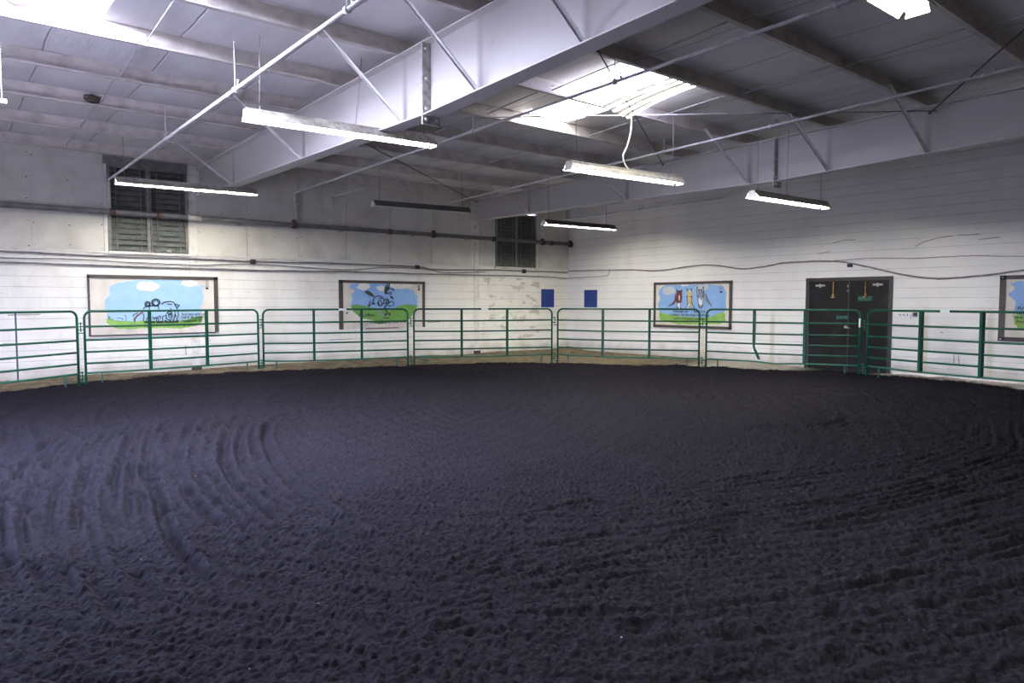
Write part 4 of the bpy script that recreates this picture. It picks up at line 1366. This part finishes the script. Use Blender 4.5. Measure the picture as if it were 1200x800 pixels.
def corral_panel(label, p0, p1, stay='stay', sticker=None, broken=False, end_tag=False, deep=.046):
    (x0, y0), (x1, y1) = p0, p1
    L = math.hypot(x1 - x0, y1 - y0)
    e = empty('corral_panel', (x0, y0, 0), label, 'corral panel', 'green tube corral panels along the walls', math.atan2(y1 - y0, x1 - x0))
    r, cr = .0215, .13
    path = [(0, 0, -.05), (0, 0, TOP - cr)]
    for k in range(1, 7):
        a = k / 6 * PI / 2
        path.append((cr - cr * math.cos(a), 0, TOP - cr + cr * math.sin(a)))
    for k in range(0, 7):
        a = PI / 2 - k / 6 * PI / 2
        path.append((L - cr + cr * math.cos(a), 0, TOP - cr + cr * math.sin(a)))
    path += [(L, 0, -.05)]
    of = MB().tube(path, r, 12).build('outer_frame', M['gate'], e)
    rr = random.Random(int(L * 1000))
    for i, z in enumerate(RAILS):
        sag = rr.uniform(.004, .012) * (2.2 if i == 0 else 1)
        if broken and i == 0:
            P = [(0, 0, z), (L * .33, 0, z - .012), (L * .48, .01, z - .045), (L * .62, 0, z - .02), (L, 0, z - .005)]
        else:
            P = [(0, 0, z), (L * .3, 0, z - sag), (L * .65, 0, z - sag * .8), (L, 0, z)]
        o = MB().tube(smooth_path(P, 4), .0195, 10).build('rail', M['gate_low'] if i == 0 else M['gate'], e)
    for j, t in enumerate((.335, .665)):
        w, d = (.052, deep) if stay == 'stay' else (.016, .02)
        x = L * t
        mb = MB()
        if broken and j == 0:
            # the stay is torn off below the third rail and bent aside
            mb.box((x - w / 2, -d / 2, .60), (x + w / 2, d / 2, TOP - .015))
            q = [(x - w / 2, .60), (x - w / 2 + .01, .52), (x + .03, .40), (x + .09, .27), (x + .15, .265), (x + .10, .40), (x + w / 2 + .01, .52), (x + w / 2, .60)]
            mb.prism([(a, b2) for a, b2 in q], (0, -.02, 0), (1, 0, 0), (0, 0, 1), (0, .006, 0))
        else:
            mb.box((x - w / 2, -d / 2, .22), (x + w / 2, d / 2, TOP - .015))
        o = mb.build('stay', M[stay], e)
        if broken and j == 0:
            o['label'] = 'stay torn off near the bottom and bent aside'
    for s, x in ((1, .27), (-1, L - .27)):
        P = [(x, 0, .23), (x, 0, .06), (x + s * -.012, 0, .02), (x - s * .04, 0, -.01)]
        MB().tube(smooth_path(P, 3), .016, 8).build('foot', M['foot'], e)
    for z in (1.06, .16):
        mb = MB().tube([(L + .075, 0, z - .07), (L + .075, 0, z + .11)], .009, 8)
        for dz in (-.03, .09):
            mb.bar((L, 0, z + dz), (L + .10, 0, z + dz), .03, .016)
        mb.build('hinge_pin', M['gate'], of)
        mb = MB()
        for dz in (.03, -.09):
            mb.bar((-.095, 0, z + dz), (0, 0, z + dz), .03, .016)
        mb.build('hinge_lug', M['gate'], of)
    if sticker:
        MB().box((L * sticker - .085, -.026, TOP - .03), (L * sticker + .085, .005, TOP + .024)).build('sticker', M['sticker'], of)
    if end_tag:
        MB().box((L - .026, -.028, 1.02), (L + .005, .0, 1.20)).build('sticker', M['sticker'], of)
    return e


def low_rail_mat():
    m = worn('green_rail_with_rust', (.006, .090, .055), (.05, .028, .016), 3.2, .60, .66, .5)
    return m


M['gate_low'] = low_rail_mat()
corral_panel('green corral panel cut off by the left edge of the picture', (-.89, 13.10), (1.95, 14.88), 'thin_stay')
corral_panel('green corral panel in front of the riders mural', (2.075, 14.95), (5.45, 15.50))
corral_panel('green corral panel left of centre, with a white sticker, crossing the galloping horse mural', (5.56, 15.50), (8.65, 14.50), 'stay', .532)
corral_panel('green corral panel in front of the back wall beneath the left blue panel', (8.76, 14.40), (11.88, 12.95), 'stay', .50)
corral_panel('green corral panel turning the corner, ending at the three horse heads', (11.97, 12.83), (13.65, 9.83), deep=.065)
corral_panel('green corral panel with a torn bent stay, reaching the black door', (13.70, 9.67), (14.70, 6.64), 'stay', None, True, True, .08)
corral_panel('green corral panel at the right edge, running on from the black door', (14.74, 6.50), (13.93, 3.20), 'stay', .47, deep=.085)

# ----------------------------------------------------------------- light, camera
world = bpy.data.worlds.new('World')
scene.world = world
world.use_nodes = True
world.node_tree.nodes['Background'].inputs[0].default_value = (.57, .60, 1.0, 1)
world.node_tree.nodes['Background'].inputs[1].default_value = 29.

pl = bpy.data.lights.new('doorway_portal', 'AREA')
pl.shape = 'RECTANGLE'
pl.size, pl.size_y = 2.4, 5.4
pl.cycles.is_portal = True
po = bpy.data.objects.new('doorway_portal', pl)
col.objects.link(po)
po.location = (XL - .1, 7.5, 1.2)
po.rotation_euler = (0, -PI / 2, 0)

cam = bpy.data.cameras.new('Camera')
cam.lens = 822. / 1200 * 36
cam.sensor_width = 36
cam.clip_start = .05
co = bpy.data.objects.new('Camera', cam)
col.objects.link(co)
co.location = (0, 0, 1.55)
yaw, pit = math.radians(50.72), math.radians(-3.26)
fw = Vector((math.cos(yaw) * math.cos(pit), math.sin(yaw) * math.cos(pit), math.sin(pit)))
co.rotation_euler = fw.to_track_quat('-Z', 'Y').to_euler()
scene.camera = co

vs = scene.view_settings
vs.view_transform = 'Standard'
vs.look = 'None'
vs.gamma = 1
vs.use_curve_mapping = False
vs.exposure = 0.25
cy = scene.cycles
cy.max_bounces = 8
cy.diffuse_bounces = 5
cy.use_denoising = True
cy.sample_clamp_indirect = 6
